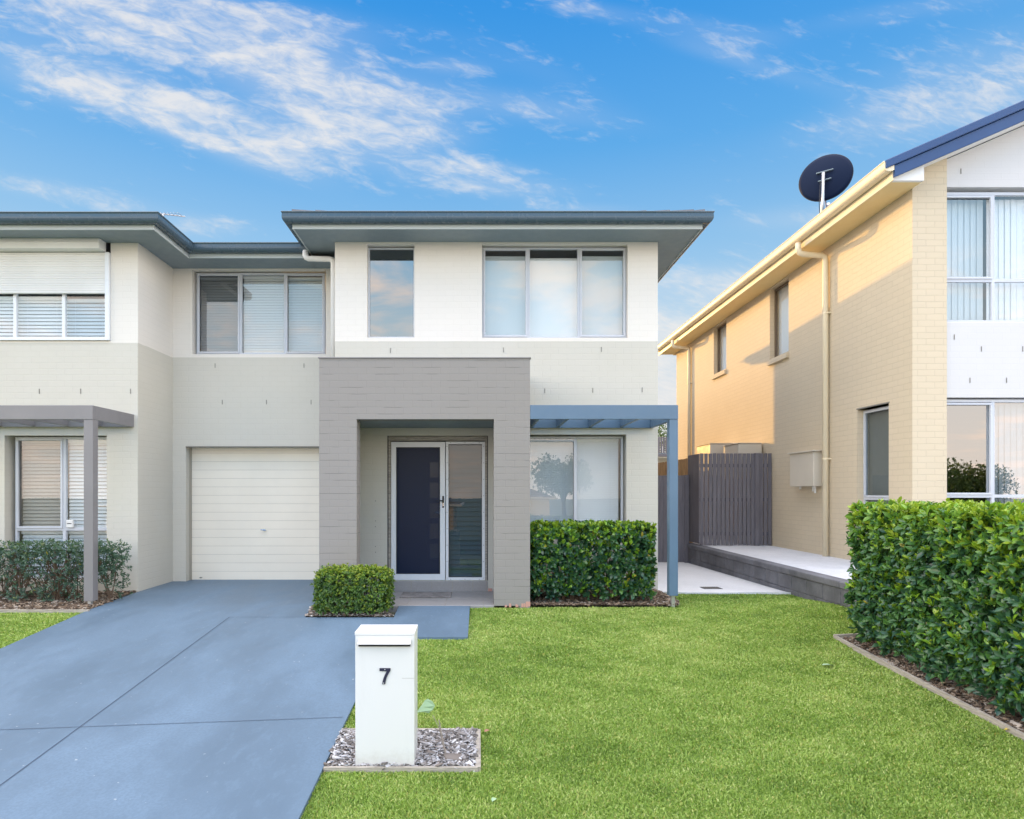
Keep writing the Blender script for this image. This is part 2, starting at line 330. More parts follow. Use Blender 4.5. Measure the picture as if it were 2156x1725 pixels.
class MB:
    def __init__(s, T=None): s.v = []; s.f = []; s.T = T; s.cuts = []
    def add(s, vs, fs):
        k = len(s.v); s.cuts.append((k, len(s.f)))
        if s.T: vs = [s.T(*p) for p in vs]
        s.v += [tuple(p) for p in vs]; s.f += [tuple(i+k for i in q) for q in fs]; return s
    def each(s, name, mat, parent, **k):
        '''one object for every eight-vertex box or other piece added'''
        cuts = s.cuts+[(len(s.v), len(s.f))]
        for (a, fa), (b, fb) in zip(cuts[:-1], cuts[1:]):
            q = MB(); q.v = s.v[a:b]; q.f = [tuple(i-a for i in f_) for f_ in s.f[fa:fb]]; q.build(name, mat, parent, **k)
    def box(s, x0, x1, y0, y1, z0, z1):
        x0, x1 = sorted((x0, x1)); y0, y1 = sorted((y0, y1)); z0, z1 = sorted((z0, z1))
        return s.add([(x0, y0, z0), (x1, y0, z0), (x1, y1, z0), (x0, y1, z0), (x0, y0, z1), (x1, y0, z1), (x1, y1, z1), (x0, y1, z1)],
                     [(0, 3, 2, 1), (4, 5, 6, 7), (0, 1, 5, 4), (1, 2, 6, 5), (2, 3, 7, 6), (3, 0, 4, 7)])
    def quad(s, a, b, c, d): return s.add([a, b, c, d], [(0, 1, 2, 3)])
    def prism(s, pts, d):
        n = len(pts); d = Vector(d); vs = [Vector(p) for p in pts]; vs += [p+d for p in vs]
        return s.add([tuple(p) for p in vs], [tuple(range(n))[::-1], tuple(range(n, 2*n))]+[(i, (i+1) % n, (i+1) % n+n, i+n) for i in range(n)])
    def tube(s, path, r, n=10, cap=True):
        P = [Vector(p) for p in path]; rs = r if isinstance(r, (list, tuple)) else [r]*len(P); rings = []
        up = None
        for i, p in enumerate(P):
            t = ((P[min(i+1, len(P)-1)]-P[i]).normalized()+(P[i]-P[max(i-1, 0)]).normalized())
            t.normalize()
            if up is None: up = t.orthogonal().normalized()
            a = (up-t*up.dot(t)).normalized(); up = a; b = t.cross(a)
            rings.append([p+(a*math.cos(q)+b*math.sin(q))*rs[i] for q in [2*math.pi*j/n for j in range(n)]])
        vs = [q for rg in rings for q in rg]; fs = []
        for i in range(len(P)-1):
            for j in range(n): fs.append((i*n+j, i*n+(j+1) % n, (i+1)*n+(j+1) % n, (i+1)*n+j))
        if cap: fs += [tuple(range(n))[::-1], tuple(range((len(P)-1)*n, len(P)*n))]
        return s.add(vs, fs)
    def build(s, name, mat, parent=None, origin=None, bevel=0, smooth=False, seg=2):
        me = bpy.data.meshes.new(name); me.from_pydata(s.v, [], s.f); me.update()
        bm = bmesh.new(); bm.from_mesh(me); bmesh.ops.recalc_face_normals(bm, faces=bm.faces); bm.to_mesh(me); bm.free()
        set_uv(me); o = link(me, name, mat, parent, origin, smooth)
        if bevel:
            b = o.modifiers.new('bevel', 'BEVEL'); b.width = bevel; b.segments = seg; b.limit_method = 'ANGLE'; b.angle_limit = R(40)
        return o
def wall(name, mat, parent, T, u0, u1, z0, z1, holes=(), th=.11, reveal=None):
    """a wall with openings; T maps (u, depth, z) to the world, depth 0 is the face"""
    us = sorted({u0, u1, *[h[0] for h in holes], *[h[1] for h in holes]}); us = [q for q in us if u0 <= q <= u1]
    zs = sorted({z0, z1, *[h[2] for h in holes], *[h[3] for h in holes]}); zs = [q for q in zs if z0 <= q <= z1]
    solid = lambda a, b: not any(h[0] <= a <= h[1] and h[2] <= b <= h[3] for h in holes)
    cell = {}; mb = MB(T)
    for i in range(len(us)-1):
        for j in range(len(zs)-1): cell[i, j] = solid((us[i]+us[i+1])/2, (zs[j]+zs[j+1])/2)
    for (i, j), ok in cell.items():
        if not ok: continue
        a, b, c, d = us[i], us[i+1], zs[j], zs[j+1]
        mb.quad((a, 0, c), (b, 0, c), (b, 0, d), (a, 0, d)); mb.quad((a, th, c), (a, th, d), (b, th, d), (b, th, c))
        if not cell.get((i-1, j)): mb.quad((a, 0, c), (a, 0, d), (a, th, d), (a, th, c))
        if not cell.get((i+1, j)): mb.quad((b, 0, c), (b, th, c), (b, th, d), (b, 0, d))
        if not cell.get((i, j-1)): mb.quad((a, 0, c), (a, th, c), (b, th, c), (b, 0, c))
        if not cell.get((i, j+1)): mb.quad((a, 0, d), (b, 0, d), (b, th, d), (a, th, d))
    me = bpy.data.meshes.new(name); me.from_pydata(mb.v, [], mb.f); me.update()
    bm = bmesh.new(); bm.from_mesh(me); bmesh.ops.remove_doubles(bm, verts=bm.verts, dist=1e-5); bmesh.ops.recalc_face_normals(bm, faces=bm.faces); bm.to_mesh(me); bm.free()
    set_uv(me); return link(me, name, mat, parent)
def front(D): return lambda u_, d_, z_: (u_, D+d_, z_)
def side(X): return lambda u_, d_, z_: (X+d_, u_, z_)
def pX(x, D): return (x-VX)*D/F
def pZ(y, D): return EYE+(VY-y)*D/F
def offset(path, o):
    P = [Vector(p) for p in path]; res = []
    for i, p in enumerate(P):
        ns = []
        if i > 0: d = (P[i]-P[i-1]).normalized(); ns.append(Vector((d.y, -d.x)))
        if i < len(P)-1: d = (P[i+1]-P[i]).normalized(); ns.append(Vector((d.y, -d.x)))
        if len(ns) == 1: res.append(p+ns[0]*o)
        else: b = (ns[0]+ns[1]); res.append(p+b*(o/(b.dot(ns[0]))))
    return res
def sweep(name, mat, parent, path, prof, smooth=False):
    """closed profile [(out, z)] swept along a plan polyline with mitred corners"""
    rings = []
    for (o_, z_) in prof: rings.append([(q.x, q.y, z_) for q in offset(path, o_)])
    n = len(prof); mseg = len(path); mb = MB(); vs = [rings[j][i] for i in range(mseg) for j in range(n)]
    fs = [(i*n+j, i*n+(j+1) % n, (i+1)*n+(j+1) % n, (i+1)*n+j) for i in range(mseg-1) for j in range(n)]
    fs += [tuple(range(n)), tuple(range((mseg-1)*n, mseg*n))]
    mb.add(vs, fs); return mb.build(name, mat, parent)
def gutter_prof(z0, z1, o0, o1):
    h = z1-z0
    pts = [(o0, z0+h*.12), (o0+.02, z0+.004), (o0+(o1-o0)*.55, z0)]
    for k in range(7):
        a = k/6*math.pi/2; pts.append((o0+(o1-o0)*(.55+.42*math.sin(a)), z0+h*.5*(1-math.cos(a))))
    pts += [(o1-.006, z0+h*.80), (o1, z0+h*.86), (o1+.006, z0+h*.93), (o1, z1), (o1-.015, z1), (o1-.02, z1-.03), (o0+.02, z1-.035), (o0, z1-.03)]
    return pts

# ------------------------------------------------------------------ terrain
def g(X, Y):
    ys = [-2000, -26, -20, -12, -4.5, 8.0, 8.9, 9.5, 13, 40, 2000]; zs = [-3.2, -3.2, -2.2, -1.0, -.8125, 0.0, .032, .035, .035, .2, .2]
    z = np.interp(Y, ys, zs)
    if Y > 8.9 and X > 2.6: z = np.interp(Y, [8.9, 13.2], [.02, -.04])
    s_ = min(max((X-3.3)/1.2, 0), 1); s_ = s_*s_*(3-2*s_)
    if Y > 6.3: z += .13*s_*math.exp(-((Y-7.4)/.8)**2)
    return float(z)
def G(x, y):
    """the ground point seen at pixel (x, y) of the 2156 px frame"""
    lo, hi = .5, 14.0
    for _ in range(50):
        D = (lo+hi)/2
        if pZ(y, D) > g(pX(x, D), D): lo = D
        else: hi = D
    return Vector((pX(x, D), D))
def sheet(name, mat, pts, off, step=.5, origin=None, thick=0, parent=None):
    bm = bmesh.new(); vs = [bm.verts.new((p[0], p[1], 0)) for p in pts]; bm.faces.new(vs)
    xs = [p[0] for p in pts]; ys = [p[1] for p in pts]
    for ax, a, b in ((0, min(xs), max(xs)), (1, min(ys), max(ys))):
        q = math.ceil(a/step)*step
        while q < b:
            co = (q, 0, 0) if ax == 0 else (0, q, 0); no = (1, 0, 0) if ax == 0 else (0, 1, 0)
            bmesh.ops.bisect_plane(bm, geom=bm.verts[:]+bm.edges[:]+bm.faces[:], plane_co=co, plane_no=no); q += step
    bmesh.ops.recalc_face_normals(bm, faces=bm.faces)
    if bm.faces and sum(f.normal.z for f in bm.faces) < 0: bmesh.ops.reverse_faces(bm, faces=bm.faces)
    for vv_ in bm.verts: vv_.co.z = g(vv_.co.x, vv_.co.y)+off
    if thick:
        r = bmesh.ops.extrude_face_region(bm, geom=bm.faces[:]); dn = [e for e in r['geom'] if isinstance(e, bmesh.types.BMVert)]
        for vv_ in dn: vv_.co.z -= thick
        bmesh.ops.recalc_face_normals(bm, faces=bm.faces)
    me = bpy.data.meshes.new(name); bm.to_mesh(me); bm.free(); set_uv(me)
    return link(me, name, mat, parent, origin)
def inside(px, py, poly):
    px = np.asarray(px); py = np.asarray(py); r = np.zeros(px.shape, bool); n = len(poly)
    for i in range(n):
        x1, y1 = poly[i][0], poly[i][1]; x2, y2 = poly[(i+1) % n][0], poly[(i+1) % n][1]
        if y1 == y2: continue
        c = ((y1 > py) != (y2 > py)) & (px < (x2-x1)*(py-y1)/(y2-y1)+x1); r ^= c
    return r

bm = bmesh.new(); YS = [-400, -60, -26, -20, -12, -4.5, 0, 4, 8, 8.9, 9.5, 13, 20, 40, 90, 400]; XS = [-400, -60, -14, -6, 0, 2.6, 4.5, 8, 14, 60, 400]
gr = [[bm.verts.new((x, y, g(0, y)-.075-(.0 if y > -400 else 0))) for x in XS] for y in YS]
for j in range(len(YS)-1):
    for i in range(len(XS)-1): bm.faces.new((gr[j][i], gr[j][i+1], gr[j+1][i+1], gr[j+1][i]))
me = bpy.data.meshes.new('ground'); bm.to_mesh(me); bm.free(); tag(link(me, 'ground', M['earth']), kind='structure')
tag(sheet('road', M['road'], [(-80, -12), (80, -12), (80, -5), (-80, -5)], -.05, 20), kind='structure')

# key plan points of the paving, read off the picture
a1, a2, a3 = G(293, 1245), G(185, 1285), G(20, 1357.5)
dl = (a3-a2).normalized()
left_far = a3+dl*4.0
r1, r2 = G(813, 1341), G(640, 1700)
dr = (r2-r1).normalized(); right_far = r2+dr*3.5
b1, b2 = G(643, 1300), G(833, 1300)                    # planting bed in front of the left pier
PTH = [G(839, 1279), G(989, 1279), G(985, 1343), G(810, 1343)]
DRIVE = [(-4.93, 8.97), (-4.93, 10.35), (-2.03, 10.35), (-2.03, 8.1), (G(663, 1268).x, G(663, 1268).y), tuple(b1), tuple(b2), tuple(r1), tuple(r2), tuple(right_far), tuple(left_far), tuple(a3), tuple(a2)]
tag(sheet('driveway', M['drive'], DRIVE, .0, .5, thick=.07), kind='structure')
# control joints cut in the slab
mb = MB()
def joint(p, q, wd=.007, n=12):
    p, q = Vector(p), Vector(q); d = (q-p).normalized(); nn = Vector((-d.y, d.x))*wd
    for i in range(n):
        s_, t_ = p.lerp(q, i/n), p.lerp(q, (i+1)/n)
        mb.add([(s_.x-nn.x, s_.y-nn.y, g(s_.x, s_.y)+.004), (t_.x-nn.x, t_.y-nn.y, g(t_.x, t_.y)+.004), (t_.x+nn.x, t_.y+nn.y, g(t_.x, t_.y)+.004), (s_.x+nn.x, s_.y+nn.y, g(s_.x, s_.y)+.004)], [(0, 1, 2, 3)])
c1 = G(483, 1300); c2 = G(0, 1655); joint(c1, c2+(c2-c1)*.3, .0035)
joint(G(-40, 1539), G(722, 1511), .0028); joint(c1, b1, .003); joint(G(839, 1279), G(825, 1312), .006); joint(G(825, 1312), G(815, 1341), .006)
tag(mb.build('driveway_joint', M['drive_joint']), kind='structure')
pl = [tuple(p) for p in PTH]; pl[0] = (pl[0][0], 8.02); pl[1] = (pl[1][0], 8.02)
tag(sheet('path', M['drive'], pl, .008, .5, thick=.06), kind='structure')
LANDX0, LANDX1 = -1.75, .26
mb = MB(); mb.box(-1.9, .55, 8.0, 9.2, -.1, .012)
landing = tag(mb.build('porch_landing', M['landing'], bevel=.004), kind='structure')
mb = MB()
for xx in (-1.42, -.92, -.42, .08): mb.box(xx-.003, xx+.003, 8.003, 9.145, .0121, .0145)
mb.box(-1.7, .25, 8.55, 8.556, .0121, .0145)
tag(mb.build('tile_joint', M['grey_timber']), kind='structure')
# side passage, raised pad of the right hand house
tag(sheet('side_path', M['path_white'], [(2.3, 9.0), (4.52, 8.86), (4.52, 13.35), (2.3, 13.35)], .006, .5, thick=.06), kind='structure')
mb = MB(); mb.box(4.68, 6.06, 6.6, 19, -.2, .375); mb.box(4.68, 20, -4.0, 6.59, -.9, .25)
tag(mb.build('raised_pad', M['pad']), kind='structure')
# lawns
LAWN = [(pl[1][0]+.005, 8.03), (2.62, 8.03), (2.66, 9.0), (4.5, 8.86), (4.5, 6.62), (3.86, 6.62), (3.83, 2.0), (3.83, -1.0), tuple(right_far), tuple(r2), tuple(r1), pl[3], pl[2]]
tag(sheet('lawn', M['lawn_base'], LAWN, -.032, .5), kind='structure')
e0, e1 = G(-300, 1287), G(184, 1287)
LAWN2 = [(-9.5, e1.y), (e1.x, e1.y), tuple(a3), tuple(left_far), (-12, 1.0)]
tag(sheet('neighbour_lawn', M['lawn_base'], LAWN2, -.032, .5), kind='structure')

# ------------------------------------------------------------------ scatter helpers (vectorised)
def soup(name, mat, V, Fc, tint, parent=None, origin=None, kind=None):
    """V (n,k,3) vertices of n copies, Fc list of faces over k, tint (n,)"""
    n, k = V.shape[:2]; me = bpy.data.meshes.new(name)
    flat = V.reshape(-1, 3).astype('f'); lens = [len(f) for f in Fc]; idx = np.array([i for f in Fc for i in f])
    me.vertices.add(n*k); me.vertices.foreach_set('co', flat.ravel())
    li = (np.arange(n)[:, None]*k+idx[None]).ravel(); nl = len(idx)
    me.loops.add(len(li)); me.loops.foreach_set('vertex_index', li.astype('i'))
    me.polygons.add(n*len(Fc)); st = np.cumsum([0]+lens[:-1]); me.polygons.foreach_set('loop_start', (np.arange(n)[:, None]*nl+st[None]).ravel().astype('i'))
    me.update(calc_edges=True); me.validate()
    at = me.attributes.new('tint', 'FLOAT', 'POINT'); at.data.foreach_set('value', np.repeat(tint, k).astype('f'))
    o = link(me, name, mat, parent, origin, smooth=False)
    if kind: o['kind'] = kind
    return o
def norm(a): return a/np.maximum(np.linalg.norm(a, axis=-1, keepdims=True), 1e-9)
LF = [(0, 1, 3), (0, 3, 2), (1, 4, 6, 3), (3, 6, 5, 2), (4, 7, 6), (6, 7, 5)]
def leaves(pos, axis, up, L, Wd, fold=.25, curl=.15):
    n = len(pos); ax = norm(axis); sd_ = norm(np.cross(ax, up)); nm = norm(np.cross(sd_, ax)); L = np.broadcast_to(L, n)[:, None]; Wd = np.broadcast_to(Wd, n)[:, None]
    def P(a, s_, h): return pos+ax*L*a+sd_*Wd*s_+nm*L*h
    c = curl
    return np.stack([P(0, 0, 0), P(.32, -.40, fold*.18-c*.1), P(.32, .40, fold*.18-c*.1), P(.34, 0, -fold*.08-c*.1), P(.68, -.45, fold*.2-c*.35), P(.68, .45, fold*.2-c*.35), P(.70, 0, -fold*.06-c*.38), P(1.0, 0, -c*.95)], 1)
def rnd_dir(n): return norm(rng.normal(size=(n, 3)))
def foliage(name, mat, parent, base, out, L, ratio=.42, k=7, open_=.9, tint0=None, tint_sd=.18, upb=.35, young=.25, lensd=.25):
    """rosettes of leaves at points `base`, growing along `out`"""
    n = len(base); ax = norm(out+rng.normal(0, .30, (n, 3))+np.array([0, 0, upb])); t0 = np.full(n, .4) if tint0 is None else tint0
    isy = rng.random(n) < young
    ax = np.where(isy[:, None], norm(ax*.55+np.array([0, 0, .8])), ax); base = base+np.where(isy[:, None], ax*L*.22, 0)
    ref = norm(np.cross(ax, rnd_dir(n))); bi = np.cross(ax, ref); Vs = []; T = []
    for j in range(k):
        a = 2*math.pi*(j*.381966)+rng.random(n)*.6; ring = j/k
        o_ = open_*(1.15-ring*.75)
        o_ = np.where(isy, o_*.55, o_)
        d = ax*np.cos(o_)[:, None]+(ref*np.cos(a)[:, None]+bi*np.sin(a)[:, None])*np.sin(o_)[:, None]
        l = L*(1.05-ring*.45)*(1+rng.normal(0, lensd*.6, n)).clip(.5, 1.5)*np.where(isy, .8, 1)
        Vs.append(leaves(base+ax*(L*.30*ring)+rng.normal(0, L*.08, (n, 3)), d, ax+rnd_dir(n)*.25, l, l*ratio*(1+rng.normal(0, .12, n)), .3, rng.uniform(-.05, .35)))
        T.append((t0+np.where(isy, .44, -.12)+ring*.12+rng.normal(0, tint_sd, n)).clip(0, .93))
    V = np.concatenate(Vs); T = np.concatenate(T)
    yel = rng.random(len(T)) < .005; T[yel] = 1.0
    return soup(name, mat, V, LF, T, parent)
def twigs(name, mat, parent, segs, n=4):
    mb = MB()
    for (p, q, ra, rb) in segs: mb.tube([p, tuple((Vector(p)+Vector(q))/2+Vector(rng.normal(0, .012, 3))), q], [ra, (ra+rb)/2, rb], n, False)
    return mb.build(name, mat, parent)
def chips(name, mat, poly, dens, size, off=0.0, label=None, cat=None, hgt=.02, parent=None, tb=None):
    xs = [p[0] for p in poly]; ys = [p[1] for p in poly]; area = (max(xs)-min(xs))*(max(ys)-min(ys)); n = int(area*dens)
    px = rng.uniform(min(xs), max(xs), n); py = rng.uniform(min(ys), max(ys), n); k = inside(px, py, poly); px, py = px[k], py[k]; n = len(px)
    pz = np.array([g(a, b) for a, b in zip(px, py)])+off+rng.uniform(0, hgt, n)
    pos = np.stack([px, py, pz], 1); a = rng.uniform(0, 2*math.pi, n); ax = norm(np.stack([np.cos(a), np.sin(a), rng.normal(0, .28, n)], 1)); up = norm(np.array([0, 0, 1.])+rng.normal(0, .42, (n, 3)))
    sd_ = norm(np.cross(ax, up)); nm = np.cross(sd_, ax); L = size*rng.lognormal(0, .45, n)[:, None]; Wd = L*rng.uniform(.25, .6, n)[:, None]; H = L*.10
    q = lambda s_, t_, h: pos+ax*L*s_+sd_*Wd*t_+nm*H*h
    V = np.stack([q(-.5, -.3, 0), q(.5, -.45, 0), q(.42, .5, 0), q(-.38, .42, 0), q(-.45, -.25, 1), q(.42, -.4, 1), q(.36, .42, 1), q(-.33, .35, 1)], 1)
    o = soup(name, mat, V, [(0, 3, 2, 1), (4, 5, 6, 7), (0, 1, 5, 4), (1, 2, 6, 5), (2, 3, 7, 6), (3, 0, 4, 7)], rng.random(n), parent)
    if parent is None: tag(o, label, cat, kind='stuff')
    return o
def grass(name, poly, near_d, far_d, hgt, label, ycap=3.0, hole=None):
    """mown blades, denser near the camera"""
    out_ = []; ys = [p[1] for p in poly]; xs = [p[0] for p in poly]; y = max(min(ys), ycap)
    while y < max(ys):
        y2 = min(y+.5, max(ys)); d = near_d+(far_d-near_d)*min(max((y-3)/5.5, 0), 1); xl, xr = max(min(xs), -1.1*y), min(max(xs), 1.05*y+.3)
        n = int(max(xr-xl, 0)*(y2-y)*d); px = rng.uniform(xl, xr, n); py = rng.uniform(y, y2, n); k = inside(px, py, poly); out_.append(np.stack([px[k], py[k]], 1)); y = y2
    P = np.concatenate(out_)
    if hole: P = P[~inside(P[:, 0], P[:, 1], hole)]
    n = len(P)
    z = np.array([g(a, b) for a, b in P]) - .032
    # patchiness of a real lawn
    q = np.zeros(n); r_ = np.random.default_rng(3)
    for _ in range(26):
        kx, ky = r_.normal(0, 1, 2)*r_.choice([1.2, 3, 7, 14]); q += np.sin(P[:, 0]*kx+P[:, 1]*ky+r_.uniform(0, 6.28))/5.2
    base = np.stack([P[:, 0], P[:, 1], z], 1); a = rng.uniform(0, 2*math.pi, n); lean = rng.uniform(.1, 1.0, n)
    d = norm(np.stack([np.cos(a)*lean, np.sin(a)*lean, np.ones(n)], 1)); h = (hgt*rng.uniform(.55, 1.3, n)*(1+.12*q))[:, None]
    a2 = rng.uniform(0, 2*math.pi, n); sd_ = np.stack([np.cos(a2), np.sin(a2), 0*a2], 1); wd = (.0027+.0008*np.clip(P[:, 1]-3, 0, 5))[:, None]*rng.uniform(.7, 1.4, n)[:, None]
    bend = norm(d*np.array([1.6, 1.6, .45]))
    V = np.stack([base-sd_*wd, base+sd_*wd, base+d*h*.6+sd_*wd*.8, base+d*h*.6-sd_*wd*.8, base+d*h*.6+bend*h*.5], 1)
    tint = (.42+.14*q+rng.normal(0, .18, n)).clip(0, .95)
    dry = rng.random(n) < .06; tint[dry] = rng.uniform(.9, .99, dry.sum())
    o = soup(name, M['grass'], V, [(0, 1, 2, 3), (3, 2, 4)], tint); return tag(o, label, 'grass', kind='stuff')

# ------------------------------------------------------------------ windows
def slats(mb, u0, u1, z0, z1, pitch, d, tilt, wid, th=.0025):
    z = z0+pitch/2
    while z < z1:
        c, s_ = math.cos(tilt)*wid/2, math.sin(tilt)*wid/2
        mb.add([(u0, d-c, z-s_), (u1, d-c, z-s_), (u1, d+c, z+s_), (u0, d+c, z+s_), (u0, d-c, z-s_+th), (u1, d-c, z-s_+th), (u1, d+c, z+s_+th), (u0, d+c, z+s_+th)],
               [(0, 3, 2, 1), (4, 5, 6, 7), (0, 1, 5, 4), (1, 2, 6, 5), (2, 3, 7, 6), (3, 0, 4, 7)]); z += pitch
def vertical_slats(mb, u0, u1, z0, z1, pitch, d, ang=.10):
    u_ = u0+pitch/2; k = 0
    while u_ < u1:
        a = ang+rng.normal(0, .05); c, s_ = math.cos(a)*pitch*.56, math.sin(a)*pitch*.56
        mb.quad((u_-c, d-s_, z0), (u_+c, d+s_, z0), (u_+c, d+s_, z1), (u_-c, d-s_, z1)); u_ += pitch; k += 1
def window(parent, T, u0, u1, z0, z1, mull=(), trans=(), sashes=(), fr=.035, depth=.05, mat=None, glass=None, blinds=(), label=None, panes=None):
    """frame > sash, pane, blind. sashes: (u0,u1,z0,z1) opening panels; blinds: (kind,u0,u1,z0,z1,material)"""
    mat = mat or M['alu']; glass = glass or M['glass']; mb = MB(T); d0, d1 = .055, .055+depth
    mb.box(u0, u1, d0, d1, z0, z0+fr).box(u0, u1, d0, d1, z1-fr, z1).box(u0, u0+fr, d0, d1, z0+fr, z1-fr).box(u1-fr, u1, d0, d1, z0+fr, z1-fr)
    for mu in mull: mb.box(mu-.022, mu+.022, d0+.001, d1-.001, z0+fr, z1-fr)
    for (ua, ub, zt) in trans: mb.box(ua, ub, d0+.002, d1-.002, zt-.022, zt+.022)
    w_ = mb.build('window', mat, parent, bevel=.003)
    if label: w_['label'] = label
    for (a, b, c, d) in sashes:
        mb = MB(T); f = .028; e0_, e1_ = d0-.014, d0+.02
        mb.box(a, b, e0_, e1_, c, c+f).box(a, b, e0_, e1_, d-f, d).box(a, a+f, e0_, e1_, c+f, d-f).box(b-f, b, e0_, e1_, c+f, d-f)
        mb.build('sash', mat, w_, bevel=.003)
    cuts_u = [u0+fr*.6]+sorted(mull)+[u1-fr*.6]
    for i in range(len(cuts_u)-1):
        a, b = cuts_u[i], cuts_u[i+1]; zz = [z0+fr*.6]+sorted(t[2] for t in trans if t[0] < (a+b)/2 < t[1])+[z1-fr*.6]
        for j in range(len(zz)-1):
            mb = MB(T); mb.quad((a, d0+.026, zz[j]), (b, d0+.026, zz[j]), (b, d0+.026, zz[j+1]), (a, d0+.026, zz[j+1])); mb.build('pane', panes[i] if panes else glass, w_)
    for (kind, a, b, c, d, bmt) in blinds:
        mb = MB(T)
        if kind == 'venetian': slats(mb, a, b, c, d, .044, d1+.05, R(62), .052); mb.box(a, b, d1+.02, d1+.075, d-.04, d)
        elif kind == 'venetian_fine': slats(mb, a, b, c, d, .026, d1+.05, R(70), .034); mb.box(a, b, d1+.02, d1+.075, d-.04, d)
        elif kind == 'venetian_wide': slats(mb, a, b, c, d, .053, d1+.05, R(70), .046); mb.box(a, b, d1+.02, d1+.075, d-.05, d)
        elif kind == 'roller': mb.box(a, b, d1+.04, d1+.043, c, d-.02); mb.box(a, b, d1+.036, d1+.05, c, c+.02)
        elif kind == 'vertical': vertical_slats(mb, a, b, c, d, .088, d1+.09)
        if kind.startswith('venetian'):
            for t in (.2, .8): mb.box(a+(b-a)*t-.001, a+(b-a)*t+.001, d1+.018, d1+.02, c, d)
        mb.build('blind', bmt, w_)
    return w_

# ================================================================== HOUSE NUMBER 7
DW, DG, DP, DL = 9.15, 10.0, 8.0, 8.97
XL, XR7 = -2.11, 2.675
h7 = thing('townhouse', (0, DW, 0), 'two-storey cream and white attached house with grey entrance portico and garage door', 'house')
SOF = 5.185; LINE = 3.715; SOFL = 5.10; LINEG = 3.66
f = front(DW)
nw = (pX(773, DW), pX(872.5, DW), pZ(711, DW), SOF-.03)                 # narrow upper window
ww = (pX(1015, DW), pX(1322, DW), pZ(711.5, DW), SOF-.03)               # wide upper window
wall('upper_wall', M['white_wall'], h7, f, XL, XR7, LINE, SOF+.02, [nw, ww], .24)
lw = (.70, pX(1318.7, DW), .95, pZ(915, DW))                            # lower window, runs in behind the portico
dr_ = (pX(815.4, DW), pX(1027.5, DW), .166, pZ(917.8, DW))              # door opening
wall('lower_wall', M['cream_wall'], h7, front(DW-.004), XL, XR7, -.1, LINE, [lw, dr_], .24)
# side and rear walls
wall('side_wall', M['cream_wall'], h7, lambda u_, d_, z_: (XR7-d_, u_, z_), DW+.236, 20.2, -.1, SOF+.02, [], .2)
wall('rear_wall', M['cream_wall'], h7, lambda u_, d_, z_: (u_, 20.2-d_, z_), -4.93, XR7-.2, -.1, SOF-.01, [], .2)
wall('side_wall', M['white_wall'], h7, lambda u_, d_, z_: (XL+d_, u_, z_), DW+.236, DG+.3, LINE-.05, SOF+.02, [], .11)
# garage bay
gw = (pX(405, DG), pX(686, DG), pZ(746, DG), SOFL-.02)
gd = (pX(391.7, DG), -1.9, -.1, pZ(941.5, DG))
wall('garage_upper_wall', M['white_wall'], h7, front(DG), -4.93, XL, LINEG, SOFL+.02, [gw], .22)
wall('garage_lower_wall', M['cream_wall'], h7, front(DG-.004), -4.93, -1.9, -.1, LINEG, [gd], .22)
window(h7, front(DW+.03), nw[0], nw[1], nw[2]+.012, nw[3]-.02, fr=.022, glass=M['glass_tint'], mat=M['alu'])
z0, z1 = ww[2]+.012, ww[3]-.015; mu = [pX(1113.5, DW), pX(1221, DW)]
window(h7, front(DW+.03), ww[0], ww[1], z0, z1, mull=mu, fr=.026,
       sashes=[(ww[0]+.02, mu[0]-.015, z0+.02, z1-.02), (mu[1]+.015, ww[1]-.02, z0+.02, z1-.02)],
       blinds=[('roller', ww[0]+.03, mu[0], z0+.02, z1-.08, M['blind_screen']), ('roller', mu[0]+.01, mu[1]-.01, z0+.02, z1-.11, M['blind']), ('roller', mu[1]+.01, ww[1]-.03, z0+.02, z1-.08, M['blind_screen'])])
z0, z1 = lw[2]+.012, lw[3]-.02; mu = [pX(1212, 9.25)]
window(h7, front(DW+.06), lw[0], lw[1]-.02, z0, z1, mull=mu, fr=.03, sashes=[(lw[0]+.0, mu[0]+.0, z0+.015, z1-.05)], panes=[M['glass'], M['glass_clear']],
       blinds=[('venetian_fine', lw[0]+.05, mu[0]-.02, z0+.02, z1-.03, M['blind_grey']), ('venetian_fine', mu[0]+.01, lw[1]-.07, z0+.02, z1-.03, M['blind'])])
z0, z1 = gw[2]+.012, gw[3]-.02; mu = [pX(502, DG), pX(597, DG)]
window(h7, front(DG+.03), gw[0]+.03, gw[1]-.03, z0, z1, mull=mu, fr=.03,
       sashes=[(gw[0]+.05, mu[0]-.012, z0+.02, z1-.02), (mu[1]+.012, gw[1]-.05, z0+.02, z1-.02)],
       blinds=[('venetian', gw[0]+.06, mu[0]-.02, z0+.04, z1-.05, M['blind_dim']), ('venetian', mu[0]+.02, mu[1]-.02, z0+.04, z1-.03, M['blind']), ('venetian', mu[1]+.02, gw[1]-.06, z0+.04, z1-.05, M['blind_grey'])])
# weep slots in the painted brickwork
def weeps(parent, D, pts, name='weep_slot'):
    mb = MB()
    for (x, y) in pts:
        X_, Z_ = pX(x, D), pZ(y, D); mb.box(X_-.004, X_+.004, D-.0065, D+.002, Z_-.036, Z_+.036)
    mb.each(name, M['groove'], parent)
weeps(h7, DW-.004, [(822, 738), (1060, 737), (1266, 736), (1147, 823), (1248, 822), (1352, 821)])
weeps(h7, DG-.004, [(453, 770), (640, 770), (468, 847), (561, 847), (655, 847)])

